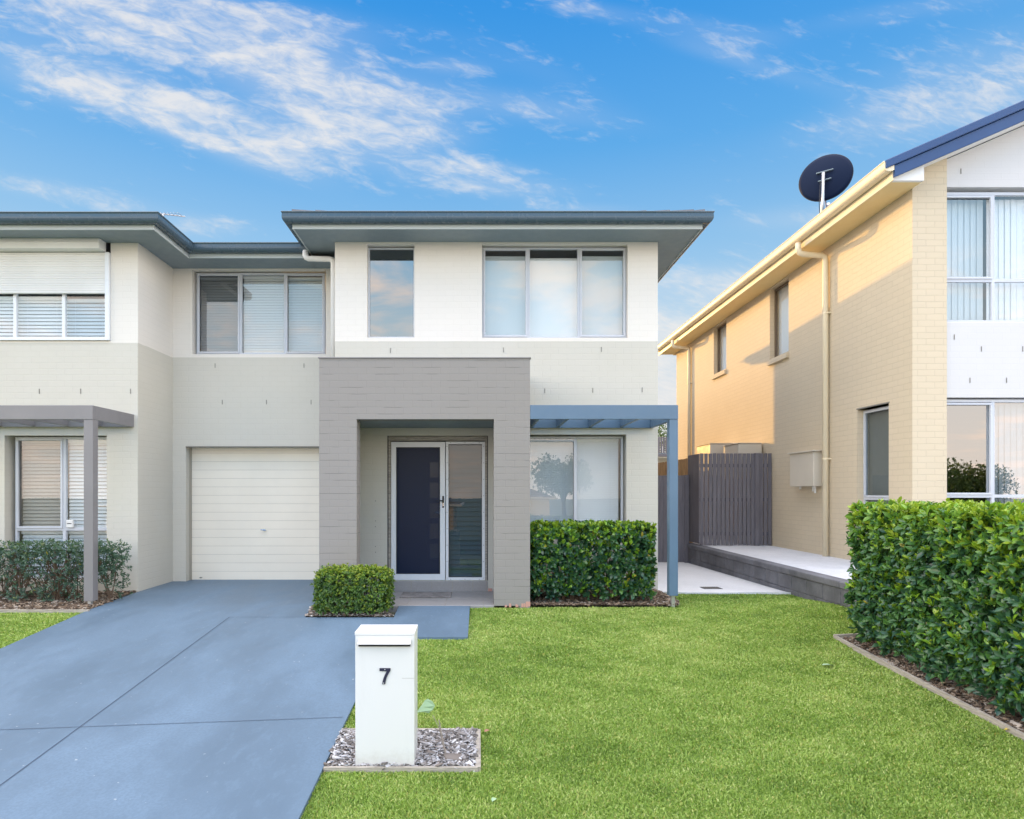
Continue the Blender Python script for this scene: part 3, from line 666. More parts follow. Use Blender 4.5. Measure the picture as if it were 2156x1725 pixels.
# portico
pt = []
zt = 3.213; oz = 2.427; ox0, ox1 = pX(751, DP), pX(1040, DP); px0, px1 = pX(672, DP), pX(1116, DP)
portico = wall('portico', M['grey_wall'], h7, front(DP), px0, px1, -.12, zt, [(ox0, ox1, -.2, oz)], .24)
mb = MB(); mb.box(px0, px0+.11, DP+.24, DW-.006, -.1, zt-.02).box(px1-.11, px1, DP+.24, DW-.006, -.1, zt-.02); mb.each('portico_side', M['grey_wall'], portico)
mb = MB(); mb.box(px0+.11, px1-.11, DP+.24, DW-.006, oz+.002, oz+.03); mb.box(px0+.11, px1-.11, DP+.24, DW-.006, zt-.06, zt-.03); mb.build('portico_ceiling', M['soffit'], portico)
mb = MB(); mb.box(px0-.012, px1+.012, DP-.012, DP+.26, zt+.001, zt+.014); mb.build('portico_capping', M['pergola'], portico)
mb = MB()
for i in range(7):
    a = px1-.03-i*.055*rng.uniform(.5, 1); mb.box(a-rng.uniform(.012, .03), a, DP-.0035, DP+.003, -.01, rng.uniform(.01, .045))
mb.box(px1-.055, px1+.003, DP-.004, DP+.02, .0, .062); mb.each('bare_brick_patch', M['pink_brick'], portico)
# threshold step under the door
mb = MB(); mb.box(dr_[0]+.003, dr_[1]-.003, DW-.02, DW+.3, -.05, .163)
step = mb.build('door_step', M['landing'], h7, bevel=.003)
mb = MB()
for x in (822.5, 866, 909.5, 952.5, 995.5, 1024): mb.box(pX(x, DW)-.003, pX(x, DW)+.003, DW-.0235, DW-.0195, .014, .16)
mb.each('tile_grout', M['edge_timber'], step)
mb = MB(); a = pX(1032, DW); mb.box(a-.03, a+.03, DW-.012, DW-.002, .013, .055); mb.build('bare_brick_patch', M['pink_brick'], h7)
# timber door frame
DD = DW+.10
mb = MB(); mb.box(dr_[0]+.001, dr_[1]-.001, DW+.03, DW+.17, pZ(929, DD), dr_[3]-.006); mb.box(dr_[0]+.012, dr_[0]+.045, DW+.03, DW+.17, .166, pZ(929.2, DD)).box(dr_[1]-.045, dr_[1]-.012, DW+.03, DW+.17, .166, pZ(929.2, DD))
frm = mb.build('door_frame', M['grey_timber'], h7, bevel=.003)
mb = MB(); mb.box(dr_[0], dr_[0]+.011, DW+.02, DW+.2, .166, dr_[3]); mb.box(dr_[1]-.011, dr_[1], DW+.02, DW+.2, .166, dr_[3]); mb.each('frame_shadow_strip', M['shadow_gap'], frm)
def ring(mb, u0, u1, z0, z1, a, b, c, d, y0, y1): mb.box(u0, u1, y0, y1, z0, c).box(u0, u1, y0, y1, d, z1).box(u0, a, y0, y1, c, d).box(b, u1, y0, y1, c, d)
# security screen door
DS = DW+.045; q = lambda x: pX(x, DS); qz = lambda y: pZ(y, DS)
mb = MB(); ring(mb, q(823.4), q(937.4), .17, qz(930.6), q(833.9), q(926.5), qz(1209), qz(941.7), DS, DS+.035)
sdoor = mb.build('security_door', M['alu_white'], h7, bevel=.004)
mb = MB(); ring(mb, q(833.9), q(926.5), qz(1209), qz(941.7), q(835.2), q(925.2), qz(1207.6), qz(943.2), DS+.004, DS+.03); mb.build('mesh_bead', M['black'], sdoor)
mb = MB(); mb.quad((q(834.5), DS+.02, qz(1208)), (q(926), DS+.02, qz(1208)), (q(926), DS+.02, qz(942.5)), (q(834.5), DS+.02, qz(942.5)))
mmesh = bpy.data.materials.new('insect mesh'); mmesh.use_nodes = True; nn = NT(mmesh.node_tree); nn.n.clear()
o_ = nn.add('ShaderNodeOutputMaterial'); t_ = nn.add('ShaderNodeBsdfTransparent'); g_ = nn.add('ShaderNodeBsdfPrincipled', ins={'Base Color': (.014, .026, .068), 'Roughness': .45, 'Specular IOR Level': .18})
mx = nn.add('ShaderNodeMixShader', ins={0: .62}); nn.l.new(t_.outputs[0], mx.inputs[1]); nn.l.new(g_.outputs[0], mx.inputs[2]); nn.l.new(mx.outputs[0], o_.inputs[0])
mb.build('door_mesh', mmesh, sdoor)
mb = MB(); mb.box(q(931), q(935), DS-.008, DS, qz(1069), qz(1044.6)); hp = mb.build('handle', M['black'], sdoor, bevel=.003)
mb = MB(); mb.tube([(q(933), DS-.005, qz(1054.3)), (q(933), DS-.05, qz(1054.3)), (q(919.5), DS-.055, qz(1054.6))], .009, 8); mb.build('lever', M['black'], hp)
mb = MB(); mb.box(q(932.2), q(934), DS-.011, DS-.0075, qz(1066), qz(1059.5)); mb.build('keyhole', M['steel'], hp)
# entry door behind it
mb = MB(); DE = DS+.13; q2 = lambda x: pX(x, DE); z2 = lambda y: pZ(y, DE)
lights = [(973.9, 1005.8), (1016.7, 1048.6), (1059.5, 1091), (1102.5, 1134), (1145, 1176)]
pz_ = sorted([z2(b) for a, b in lights]+[z2(a) for a, b in lights]); ed = [.17]+pz_+[z2(929)]
mb.box(q2(822), q2(905), DE, DE+.035, .17, z2(929)).box(q2(923), q2(938), DE, DE+.035, .17, z2(929))
for i in range(0, len(ed), 2): mb.box(q2(905), q2(923), DE, DE+.035, ed[i], ed[i+1])
edoor = mb.build('entry_door', M['black_mesh'], h7)
for (a, b) in lights:
    mb = MB(); mb.box(q2(905), q2(923), DE+.012, DE+.018, z2(b), z2(a)); mb.build('door_light', M['frost'], edoor)
mb = MB(); mb.tube([(q2(930), DE, z2(1078)), (q2(930), DE-.05, z2(1078)), (q2(916), DE-.055, z2(1080))], .010, 8); mb.build('handle', M['steel'], edoor)
# sidelight
mb = MB(); ring(mb, q(938.8), q(1021), .168, qz(930.2), q(944.4), q(1014.8), qz(1215.7), qz(935.7), DS-.002, DS+.035)
sl = mb.build('sidelight', M['alu_white'], h7, bevel=.003)
mb = MB(); mb.quad((q(944), DS+.02, qz(1216)), (q(1015), DS+.02, qz(1216)), (q(1015), DS+.02, qz(935)), (q(944), DS+.02, qz(935))); mb.build('pane', M['glass_side'], sl)
mb = MB(); slats(mb, q(944), q(1015), .18, qz(935), .072, DS+.11, R(66), .078); mb.build('blind', M['blind_teal'], sl)
mb = MB(); ring(mb, q(944.4), q(1014.8), qz(1215.7), qz(935.7), q(945.2), q(1014), qz(1214.6), qz(936.8), DS+.0, DS+.03); mb.build('glazing_bead', M['black'], sl)
mb = MB()
for x in (941.2, 1018.4):
    for k in range(9): zc = .2+k*.245; mb.box(q(x)-.004, q(x)+.004, DS-.005, DS-.001, zc-.004, zc+.004)
for x in (949, 979, 1009):
    for zc in (.182, qz(932.5)): mb.box(q(x)-.004, q(x)+.004, DS-.005, DS-.001, zc-.004, zc+.004)
mb.each('screw', M['black'], sl)
# small drilled holes left of the door
mb = MB()
for (x, y) in ((790.8, 1055), (790.8, 1097), (790.4, 1109), (790.6, 1151), (790.8, 1163)): mb.box(pX(x, DW)-.006, pX(x, DW)+.006, DW-.007, DW, pZ(y, DW)-.006, pZ(y, DW)+.006)
mb.each('drill_hole', M['groove'], h7)

# garage door: ribbed roller door
gy = DG+.19; gz1 = 2.26; npan = 16; ph = (gz1-.03)/npan
mb = MB()
for i in range(npan):
    a = .032+i*ph; mb.prism([(gd[0]-.03, gy+.003, a), (gd[0]-.03, gy, a+.003), (gd[0]-.03, gy-.0006, a+ph*.5), (gd[0]-.03, gy, a+ph-.003), (gd[0]-.03, gy+.003, a+ph-.001), (gd[0]-.03, gy+.03, a+ph-.001), (gd[0]-.03, gy+.03, a)], (2.9, 0, 0))
gdoor = mb.build('garage_door', M['garage'], h7)
mb = MB()
for i in range(1, npan): mb.box(gd[0]-.03, -1.9, gy+.0015, gy+.02, .032+i*ph-.0016, .032+i*ph+.0016)
mb.box(gd[0]+.001, gd[0]+.008, DG+.10, gy+.02, .03, 2.2)
mb.build('panel_groove', M['rib_line'], gdoor)
mb = MB(); hx, hz = pX(557, gy), pZ(1116, gy); mb.tube([(hx, gy+.01, hz), (hx, gy-.03, hz)], .016, 10); mb.tube([(hx+.03, gy-.03, hz-.004), (hx-.055, gy-.034, hz+.004)], [.013, .006], 8); mb.build('handle', M['steel'], gdoor)
mb = MB(); lx, lz = pX(423, gy), pZ(1216.5, gy); mb.prism([(lx-.03, gy-.004, lz), (lx, gy-.004, lz-.012), (lx+.03, gy-.004, lz), (lx, gy-.004, lz+.012)], (0, .003, 0)); mb.build('maker_badge', M['groove'], gdoor)
mb = MB(); mb.box(gd[0], -1.9, DG-.015, DG+.05, gd[3]-.004, gd[3]+.012); mb.build('garage_lintel', M['groove'], h7)

# eaves of number 7
pm = [(XL, 20.2), (XL, DW), (XR7, DW), (XR7, 20.2)]
sof_prof = lambda z_: [(-.05, z_), (.485, z_), (.485, z_+.012), (-.05, z_+.012)]
sweep('soffit', M['soffit'], h7, pm, [(.002, SOF), (.47, SOF), (.47, SOF+.012), (.002, SOF+.012)])
fas = sweep('fascia', M['fascia'], h7, pm, [(.47, SOF-.012), (.485, SOF-.012), (.488, SOF+.0), (.485, SOF+.004), (.485, SOF+.035), (.488, SOF+.04), (.488, SOF+.052), (.485, SOF+.058), (.485, SOF+.16), (.47, SOF+.16)])
sweep('gutter', M['gutter'], h7, pm, gutter_prof(SOF+.045, SOF+.19, .489, .605))
pg2 = [(-4.93+.0, DG+3), (-4.93, DG), (XL, DG)]
def hip_roof(name, mat, parent, x0, x1, y0, y1, ze, pitch, course=True):
    t = math.tan(pitch); hw = min((x1-x0), (y1-y0))/2; zr = ze+hw*t
    if x1-x0 <= y1-y0: r0, r1 = ((x0+x1)/2, y0+hw, zr), ((x0+x1)/2, y1-hw, zr)
    else: r0, r1 = (x0+hw, (y0+y1)/2, zr), (x1-hw, (y0+y1)/2, zr)
    A, B, C_, D_ = (x0, y0, ze), (x1, y0, ze), (x1, y1, ze), (x0, y1, ze)
    mb = MB()
    if x1-x0 <= y1-y0: mb.add([A, B, C_, D_, r0, r1], [(0, 1, 4), (1, 2, 5, 4), (2, 3, 5), (3, 0, 4, 5), (0, 3, 2, 1)])
    else: mb.add([A, B, C_, D_, r0, r1], [(0, 1, 5, 4), (1, 2, 5), (2, 3, 4, 5), (3, 0, 4), (0, 3, 2, 1)])
    return mb.build(name, mat, parent)
roof = hip_roof('roof', M['roof_tile'], h7, XL-.52, XR7+.52, DW-.52, 20.72, SOF+.165, R(24.6))
def eave_tiles(parent, x0, x1, y0, z0, lift):
    mb = MB(); x = x0; 
    while x < x1-.05:
        x2 = min(x+.33, x1); la, lb = lift((x-x0), (x1-x)), lift((x2-x0), (x1-x2)); k = .012 if x < (x0+x1)/2 else -.012
        ya, yb = y0, y0+.42; rise = .42*math.tan(R(22))
        top = lambda s_, l: z0+l
        mb.add([(x+.004, ya, z0), (x2-.004, ya, z0), (x2-.004, yb, z0+rise), (x+.004, yb, z0+rise), (x+.004, ya, z0+.012+la+max(k, 0)), (x2-.004, ya, z0+.012+lb+max(-k, 0)), (x2-.004, yb, z0+.02+lb+rise), (x+.004, yb, z0+.02+la+rise)],
               [(0, 3, 2, 1), (4, 5, 6, 7), (0, 1, 5, 4), (1, 2, 6, 5), (2, 3, 7, 6), (3, 0, 4, 7)]); x = x2
    return mb.build('roof_tile', M['roof_tile'], parent)
eave_tiles(roof, XL-.48, XR7+.50, DW-.55, SOF+.165, lambda a, b: .018+.030*max(0, 1-min(a*1.0, b*.6)/1.0))
# downpipe in the corner of the main block
mb = MB(); mb.tube([(-2.63, 9.44, SOFL+.07), (-2.63, 9.44, SOFL+.0), (-2.615, 9.44, SOFL-.035), (-2.58, 9.44, SOFL-.052), (-2.26, 9.44, SOFL-.056), (-2.215, 9.44, SOFL-.075), (-2.20, 9.44, SOFL-.12), (-2.20, 9.44, 3.0)], .042, 14)
mb.build('downpipe', M['pale_render'], h7, smooth=True)

# ================================================================== LEFT NEIGHBOUR
XW = -4.93
hl = thing('townhouse', (-7, DL, 0), 'left attached house wing with white roller shutter above a cream wall', 'house')
us = (pX(-70, DL), pX(233, DL), pZ(718, DL), pZ(505, DL))
ls = (pX(10, DL), pX(225, DL), pZ(1222, DL), pZ(917, DL))
wall('upper_wall', M['white_wall'], hl, front(DL), -11.5, XW, 3.649, SOFL+.02, [us], .2)
wall('lower_wall', M['cream_wall'], hl, front(DL-.004), -11.5, XW, -.1, 3.649, [ls], .2)
wall('side_wall', M['white_wall'], hl, lambda u_, d_, z_: (XW-d_, u_, z_), DL+.2, DG+.1, 3.655, SOFL+.02, [], .11)
wall('side_wall', M['cream_wall'], hl, lambda u_, d_, z_: (XW-d_, u_, z_), DL+.196, DG+.1, -.1, 3.655, [], .11)
wall('side_wall', M['cream_wall'], hl, lambda u_, d_, z_: (-11.5+d_, u_, z_), DL+.2, 20, -.1, SOFL, [], .11)
wall('rear_wall', M['cream_wall'], hl, lambda u_, d_, z_: (u_, 20-d_, z_), -11.4, -4.94, -.1, SOFL, [], .11)
weeps(hl, DL-.004, [(83, 824), (170, 824), (275, 824)])
# roller shutter and window below it
mb = MB(front(DL)); a0 = pX(-60, DL); a1x = pX(232.5, DL)
mb.prism([(a0, -.005, pZ(532, DL)), (a0, -.16, pZ(532, DL)), (a0, -.185, pZ(521, DL)), (a0, -.165, pZ(511, DL)), (a0, -.05, pZ(506, DL)), (a0, -.005, pZ(506, DL))], (pX(224, DL)-a0, 0, 0))
sh = mb.build('roller_shutter', M['pale_render'], hl, bevel=.006)
mb = MB(front(DL)); sz0, sz1 = pZ(619, DL), pZ(533, DL); k = 17; hh = (sz1-sz0)/k
for i in range(k): mb.prism([(a0, -.024, sz0+i*hh), (a0, -.029, sz0+(i+.2)*hh), (a0, -.029, sz0+(i+.8)*hh), (a0, -.024, sz0+(i+1)*hh-.001), (a0, -.004, sz0+(i+1)*hh-.002), (a0, -.004, sz0+i*hh)], (pX(224, DL)-a0, 0, 0))
mb.build('shutter_curtain', M['pale_render'], sh)
mb = MB(front(DL)); mb.box(pX(224, DL), a1x, -.04, .06, pZ(717.5, DL), sz1+.0); mb.box(a0, pX(224, DL), -.035, .06, pZ(717.5, DL), pZ(711, DL)); mb.build('shutter_guide', M['alu_white'], sh, bevel=.003)
mu = [pX(28, DL), pX(131, DL)]
window(hl, front(DL-.03), a0, pX(226, DL), pZ(713, DL), pZ(612, DL), mull=mu, fr=.03, mat=M['alu_white'],
       blinds=[('venetian_wide', a0, mu[0], pZ(711, DL), pZ(620, DL), M['blind']), ('venetian_wide', mu[0], mu[1], pZ(711, DL), pZ(620, DL), M['blind']), ('venetian_wide', mu[1], pX(226, DL), pZ(711, DL), pZ(625, DL), M['blind_grey'])])
D2 = DL+.06; mu = [pX(130, D2)]; z0, z1 = pZ(1219, D2), pZ(920, D2)
window(hl, front(D2), pX(26, D2), pX(227, D2), z0, z1, mull=mu, trans=[(pX(26, D2), pX(227, D2), pZ(1115, D2))], fr=.03, label=None,
       sashes=[(pX(29, D2), pX(127, D2), pZ(1113, D2), pZ(923, D2))],
       blinds=[('venetian_wide', pX(32, D2), mu[0]-.02, pZ(1113, D2), z1-.03, M['blind_tan']), ('venetian_wide', mu[0]+.01, pX(223, D2), pZ(1113, D2), z1-.03, M['blind']),
               ('venetian_wide', pX(32, D2), mu[0]-.02, z0, pZ(1118, D2), M['blind']), ('venetian_wide', mu[0]+.01, pX(223, D2), z0, pZ(1118, D2), M['blind'])])
mb = MB(); mb.box(pX(137, D2), pX(151, D2), D2+.02, D2+.05, pZ(1111, D2), pZ(1095, D2)); al = mb.build('alarm_box', M['pale_render'], hl, bevel=.004)
mb = MB(); mb.box(pX(139.5, D2), pX(148.5, D2), D2+.016, D2+.021, pZ(1103.5, D2), pZ(1102, D2)); mb.build('slot', M['black'], al)
# eaves of the left wing and the link over the garage
pleft = [(-11.5, 20.0), (-11.5, DL), (XW, DL), (XW, DG), (XL-.49, DG)]
sweep('soffit', M['soffit'], hl, pleft, [(.002, SOFL), (.47, SOFL), (.47, SOFL+.012), (.002, SOFL+.012)])
mbs = MB(); mbs.box(XL-.5, XL, DG-.47, DG-.002, SOFL, SOFL+.012); mbs.build('soffit', M['soffit'], h7)
sweep('fascia', M['fascia'], hl, pleft, [(.47, SOFL-.012), (.485, SOFL-.012), (.488, SOFL), (.485, SOFL+.004), (.485, SOFL+.035), (.488, SOFL+.04), (.488, SOFL+.052), (.485, SOFL+.058), (.485, SOFL+.16), (.47, SOFL+.16)])
sweep('gutter', M['gutter'], hl, pleft, gutter_prof(SOFL+.045, SOFL+.185, .489, .605))
rl = hip_roof('roof', M['roof_tile'], hl, -12.0, XW+.52, DL-.52, 20.5, SOFL+.163, R(21))
mb = MB(); zA = SOFL+.163; mb.add([(XW+.3, DG-.52, zA), (XL-.4, DG-.52, zA), (XL-.4, 19, zA+1.0), (XW-1.5, 19, zA+1.0), (XW-1.5, DG+2, zA+.9), (XL-.4, DG+2, zA+.9)], [(0, 1, 5, 4), (4, 5, 2, 3)]); mb.build('link_roof', M['roof_tile'], hl)
mb = MB(); mb.box(-4.75, -4.47, DL-.56, DL-.2, SOFL+.175, SOFL+.205); mb.box(-4.95, -4.70, DL-.56, DL-.2, SOFL+.175, SOFL+.196); mb.build('roof_tile', M['roof_tile'], rl)

# television antenna on the left roof
an = thing('tv_antenna', (-5.62, 11.0, 5.6), 'small rooftop television antenna peeking over the left eave', 'antenna')
mb = MB(); mb.tube([(-5.62, 11, 5.6), (-5.60, 11, 6.43)], .014, 6); mb.build('mast', M['gal'], an)
mb = MB(); mb.tube([(-5.66, 11, 6.44), (-5.25, 11.1, 6.43)], .010, 6)
for i in range(6): x_ = -5.62+i*.06; mb.tube([(x_, 10.95, 6.437), (x_+.02, 11.08, 6.437)], .005, 5)
mb.build('boom', M['gal'], an)

# ================================================================== RIGHT HOUSE
XR = 6.05; DR = F*XR/916
hr = thing('brick_house', (XR+2, DR, .3), 'right sand brick two-storey house with sunlit side wall and blue metal gable roof', 'house')
SR = 5.70
sw1 = (12.0, 12.77, 4.22, SR-.03); sw2 = (15.0, 15.8, 4.48, SR-.03); sw3 = (9.08, 9.83, .55, 2.79)
wall('side_wall', M['sand_brick'], hr, side(XR), DR+.3, 18.75, -.1, SR+.02, [sw1, sw2, sw3], .24)
wall('front_pier', M['sand_brick'], hr, front(DR), XR, XR+.48, -.1, 6.25, [], .3)
wall('rear_wall', M['sand_brick'], hr, lambda u_, d_, z_: (u_, 18.75-d_, z_), XR+.24, 16, -.1, SR, [], .2)
DF = DR+.03
uw = (XR+.48, 16, pZ(679, DF), pZ(394, DF)); lo = (XR+.48, 16, -.1, pZ(837, DF))
gp = MB()
# gable wall above the upper window follows the rake
PIT = .434; ztop = lambda X_: 5.94+(min(X_, 10.9)-5.5)*PIT-max(0, X_-10.9)*PIT
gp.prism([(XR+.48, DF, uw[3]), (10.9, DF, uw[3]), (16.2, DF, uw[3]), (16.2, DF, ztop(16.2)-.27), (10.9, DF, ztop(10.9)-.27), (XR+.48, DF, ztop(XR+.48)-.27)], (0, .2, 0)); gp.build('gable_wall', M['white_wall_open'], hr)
gp = MB(); gp.prism([(XR, 18.95, SR), (16.2, 18.95, SR), (16.2, 18.95, ztop(16.2)-.12), (10.9, 18.95, ztop(10.9)-.12), (XR, 18.95, ztop(XR)-.12)], (0, .15, 0)); gp.build('gable_wall', M['sand_brick'], hr)
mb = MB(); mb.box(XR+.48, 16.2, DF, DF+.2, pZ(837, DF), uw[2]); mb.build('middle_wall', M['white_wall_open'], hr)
mb = MB(); mb.box(XR+.48, 16.2, DF+.001, DF+.05, uw[2]-.001, uw[2]+.006); mb.build('window_sill', M['pale_render'], hr)
weeps(hr, DF, [(2023, 361), (2009, 770-60), (2066, 735), (2153, 735), (2042, 801), (2119, 801)])
def duo(za, zb, zt, low):
    """one of the stacked window strips on the front of the right house"""
    x_ = [XR+.46, pX(2098, DF), pX(2098, DF)+1.0, 9.6]
    window(hr, front(DF+.0), x_[0], 9.6, za, zb, mull=x_[1:3], trans=[(x_[0], 9.6, zt)], fr=.04, mat=M['alu'],
           sashes=[(x_[0]-.1, x_[1]-.018, zt+.02, zb-.05)], glass=M['glass_front'] if low else M['glass'], blinds=[('vertical', x_[1]+.02, 9.6, za+.02, zb-.04, M['blind'])]+([] if low else [('vertical', x_[0], x_[1]-.02, za+.02, zb-.04, M['blind_screen'])]))
duo(uw[2]+.006, pZ(401, DF), pZ(588, DF), False)
duo(.5, pZ(840, DF), pZ(1045, DF), True)
mb = MB(); mb.box(9.6, 16.2, DF, DF+.2, -.1, uw[3]); mb.build('front_wall', M['sand_brick'], hr)
wall('far_side_wall', M['sand_brick'], hr, lambda u_, d_, z_: (16.2-d_, u_, z_), DF+.2, 18.75, -.1, SR, [], .2)
# side windows
for (a, b, c, d), bl in ((sw1, 1), (sw2, 1), (sw3, 0)):
    T_ = side(XR+.04)
    if bl: window(hr, T_, a, b, c, d-.02, fr=.035, mat=M['bronze'], glass=M['glass'], blinds=[('roller', a, b, c, d, M['blind'])])
    else: window(hr, T_, a, b, c, d-.02, fr=.03, trans=[(a, b, 1.38)], sashes=[(a+.02, b-.02, 1.4, d-.04)], glass=M['glass_side'], blinds=[('roller', a, b, c, d, M['blind_tan'])])
for (a, b, c, d) in (sw1, sw2):
    mb = MB(); mb.prism([(XR-.055, a-.02, c-.13), (XR-.055, a-.02, c-.04), (XR+.10, a-.02, c+.004), (XR+.10, a-.02, c-.13)], (0, b-a+.04, 0)); mb.build('window_sill', M['sand_brick'], hr, bevel=.004)
mb = MB(); mb.box(XR-.003, XR+.24, sw3[0]-.02, sw3[1]+.02, sw3[3], sw3[3]+.02); mb.build('lintel', M['groove'], hr)
# roof, gutter, soffit, barge
XG = 5.45; YF = 8.30
mb = MB(); zg = 5.86
mb.add([(XG+.06, YF, zg), (10.9, YF, zg+(10.9-XG-.06)*PIT), (16.6, YF, zg), (XG+.06, 19.3, zg), (10.9, 19.3, zg+(10.9-XG-.06)*PIT), (16.6, 19.3, zg)], [(0, 1, 4, 3), (1, 2, 5, 4)])
for i in range(56):
    yy = YF+.02+i*.195; mb.prism([(XG+.06, yy, zg+.002), (XG+.06, yy+.02, zg+.034), (XG+.06, yy+.045, zg+.034), (XG+.06, yy+.065, zg+.002)], (10.9-XG-.06, 0, (10.9-XG-.06)*PIT))
mb.build('roof', M['navy_metal'], hr)
bp = lambda o_, t_: [(XG+.03+o_, 5.84+t_+o_*PIT)]
mb = MB(); x0, x1 = XG+.03, 10.9
zb_ = lambda X_, dz: 5.945+(X_-5.5)*PIT+dz
mb.prism([(x0, YF-.03, zb_(x0, -.115)), (x1, YF-.03, zb_(x1, -.115)), (x1, YF-.03, zb_(x1, .0)), (x0, YF-.03, zb_(x0, .0))], (0, .2, 0))
mb.prism([(x1, YF-.03, zb_(x1, -.115)), (16.6, YF-.03, 5.85), (16.6, YF-.03, 5.97), (x1, YF-.03, zb_(x1, 0))], (0, .2, 0))
brg = mb.build('roof_capping', M['navy_metal'], hr, bevel=.012)
mb = MB(); x0 = XG+.16
mb.prism([(x0, YF+.0, zb_(x0, -.275)), (x1, YF+.0, zb_(x1, -.275)), (x1, YF+.0, zb_(x1, -.12)), (x0, YF+.0, zb_(x0, -.12))], (0, .03, 0))
mb.prism([(x1, YF+.0, zb_(x1, -.275)), (16.6, YF, 5.69), (16.6, YF, 5.84), (x1, YF, zb_(x1, -.12))], (0, .03, 0))
mb.build('bargeboard', M['navy_metal'], hr, bevel=.004)
mb = MB(); x0 = XR-.4
mb.prism([(x0, YF+.03, zb_(x0, -.262)), (x1, YF+.03, zb_(x1, -.262)), (x1, YF+.03, zb_(x1, -.25)), (x0, YF+.03, zb_(x0, -.25))], (0, DR+.05-YF-.03, 0)); mb.build('rake_soffit', M['pale_render'], hr)
mb = MB(); mb.prism([(XG+.17, YF+.06, SR), (XR-.002, YF+.06, SR), (XR-.002, YF+.06, zb_(XR, -.27)), (XG+.17, YF+.06, zb_(XG+.17, -.262))], (0, .05, 0)); mb.build('boxed_eave_end', M['pale_render'], hr)
mb = MB(); mb.box(XG+.17, XR-.002, YF+.11, 19.0, SR, SR+.012); mb.build('soffit', M['soffit_sun_bounce'], hr)
mb = MB(); mb.box(XG+.15, XG+.17, YF+.03, 19.1, SR-.012, SR+.17); mb.build('fascia', M['cream_metal'], hr)
prof = gutter_prof(SR+.095, SR+.23, 0, .14); mb = MB(); mb.prism([(XG+.149-a, YF-.01, b) for a, b in prof], (0, 19.1-YF, 0)); mb.build('gutter', M['cream_metal'], hr)
for D_ in (10.62, 17.45):
    mb = MB(); r_ = .048; mb.tube([(XG+.07, D_, SR+.06), (XG+.07, D_, SR-.04), (XG+.09, D_-.0, SR-.10), (XG+.15, D_-.0, SR-.13), (XR-.13, D_-.0, SR-.15), (XR-.075, D_-.0, SR-.18), (XR-.062, D_, SR-.25), (XR-.062, D_, .376)], r_, 14)
    dp = mb.build('downpipe', M['cream_metal'], hr, smooth=True)
    for zz in (4.55, 2.05):
        mb = MB(); mb.tube([(XR-.062, D_, zz-.015), (XR-.062, D_, zz+.015)], r_+.006, 14); mb.box(XR-.06, XR+.002, D_-.07, D_+.07, zz-.012, zz+.012); mb.build('bracket', M['cream_metal'], dp)

# satellite dish
sdish = thing('satellite_dish', (5.86, 10.5, 6.0), 'dark round satellite dish on a steel mast above the right eave', 'satellite dish')
C0 = Vector((pX(1738, 10.62), 10.62, pZ(375, 10.62))); nrm = Vector((.57, .82, -.08)).normalized(); ex = nrm.cross(Vector((0, 0, 1))).normalized(); ey = ex.cross(nrm).normalized()
vs, fs = [], []; NR, NA = 8, 48
for th_ in (0, .012):
    for i in range(NR+1):
        r_ = .405*i/NR
        for j in range(NA): a = 2*math.pi*j/NA; p = C0+ex*r_*math.cos(a)+ey*r_*.98*math.sin(a)-nrm*(.09*(1-(r_/.405)**2)+th_); vs.append(tuple(p))
N1 = (NR+1)*NA
for s_ in (0, N1):
    for i in range(NR):
        for j in range(NA): fs.append((s_+i*NA+j, s_+i*NA+(j+1) % NA, s_+(i+1)*NA+(j+1) % NA, s_+(i+1)*NA+j))
for j in range(NA): fs.append((NR*NA+j, NR*NA+(j+1) % NA, N1+NR*NA+(j+1) % NA, N1+NR*NA+j))
mb = MB(); mb.add(vs, fs); mb.build('dish', M['dish'], sdish, smooth=True)
mb = MB(); mb.tube([tuple(C0+ex*.408*math.cos(a)+ey*.400*math.sin(a)) for a in [2*math.pi*j/48 for j in range(49)]], .008, 6, False); mb.build('rim', M['black'], sdish)
bx_, by_ = pX(1731, 10.5), 10.5
mb = MB(); mb.tube([(bx_, by_, 6.0), (bx_+.02, by_+.0, C0.z+.03)], .026, 12); mb.build('mast', M['gal'], sdish, smooth=True)
cb = C0-nrm*.105
for (oz_, wd_) in ((.05, .13), (-.10, .10)):
    mb = MB(); c = cb+ey*oz_; p = [c-ex*wd_-ey*.010, c+ex*wd_-ey*.006, c+ex*wd_+ey*.012, c-ex*wd_+ey*.008]; mb.prism([tuple(k-nrm*.0) for k in p], tuple(-nrm*.035)); mb.build('bracket', M['gal_dull'], sdish, bevel=.004)
mb = MB(); mb.tube([tuple(C0-ey*.38), tuple(C0-ey*.44+nrm*.22), tuple(C0-ey*.30+nrm*.5)], .012, 8)
mb.tube([tuple(C0-ey*.30+nrm*.5), tuple(C0-ey*.26+nrm*.42)], .035, 8); mb.build('feed_arm', M['gal'], sdish)
mb = MB(); mb.tube([(bx_-.035, by_, 6.05), (bx_-.05, by_, 6.4), (bx_-.03, by_, 6.75), (bx_+.08, by_+.03, 6.8)], .006, 6); mb.build('cable', M['black'], sdish)

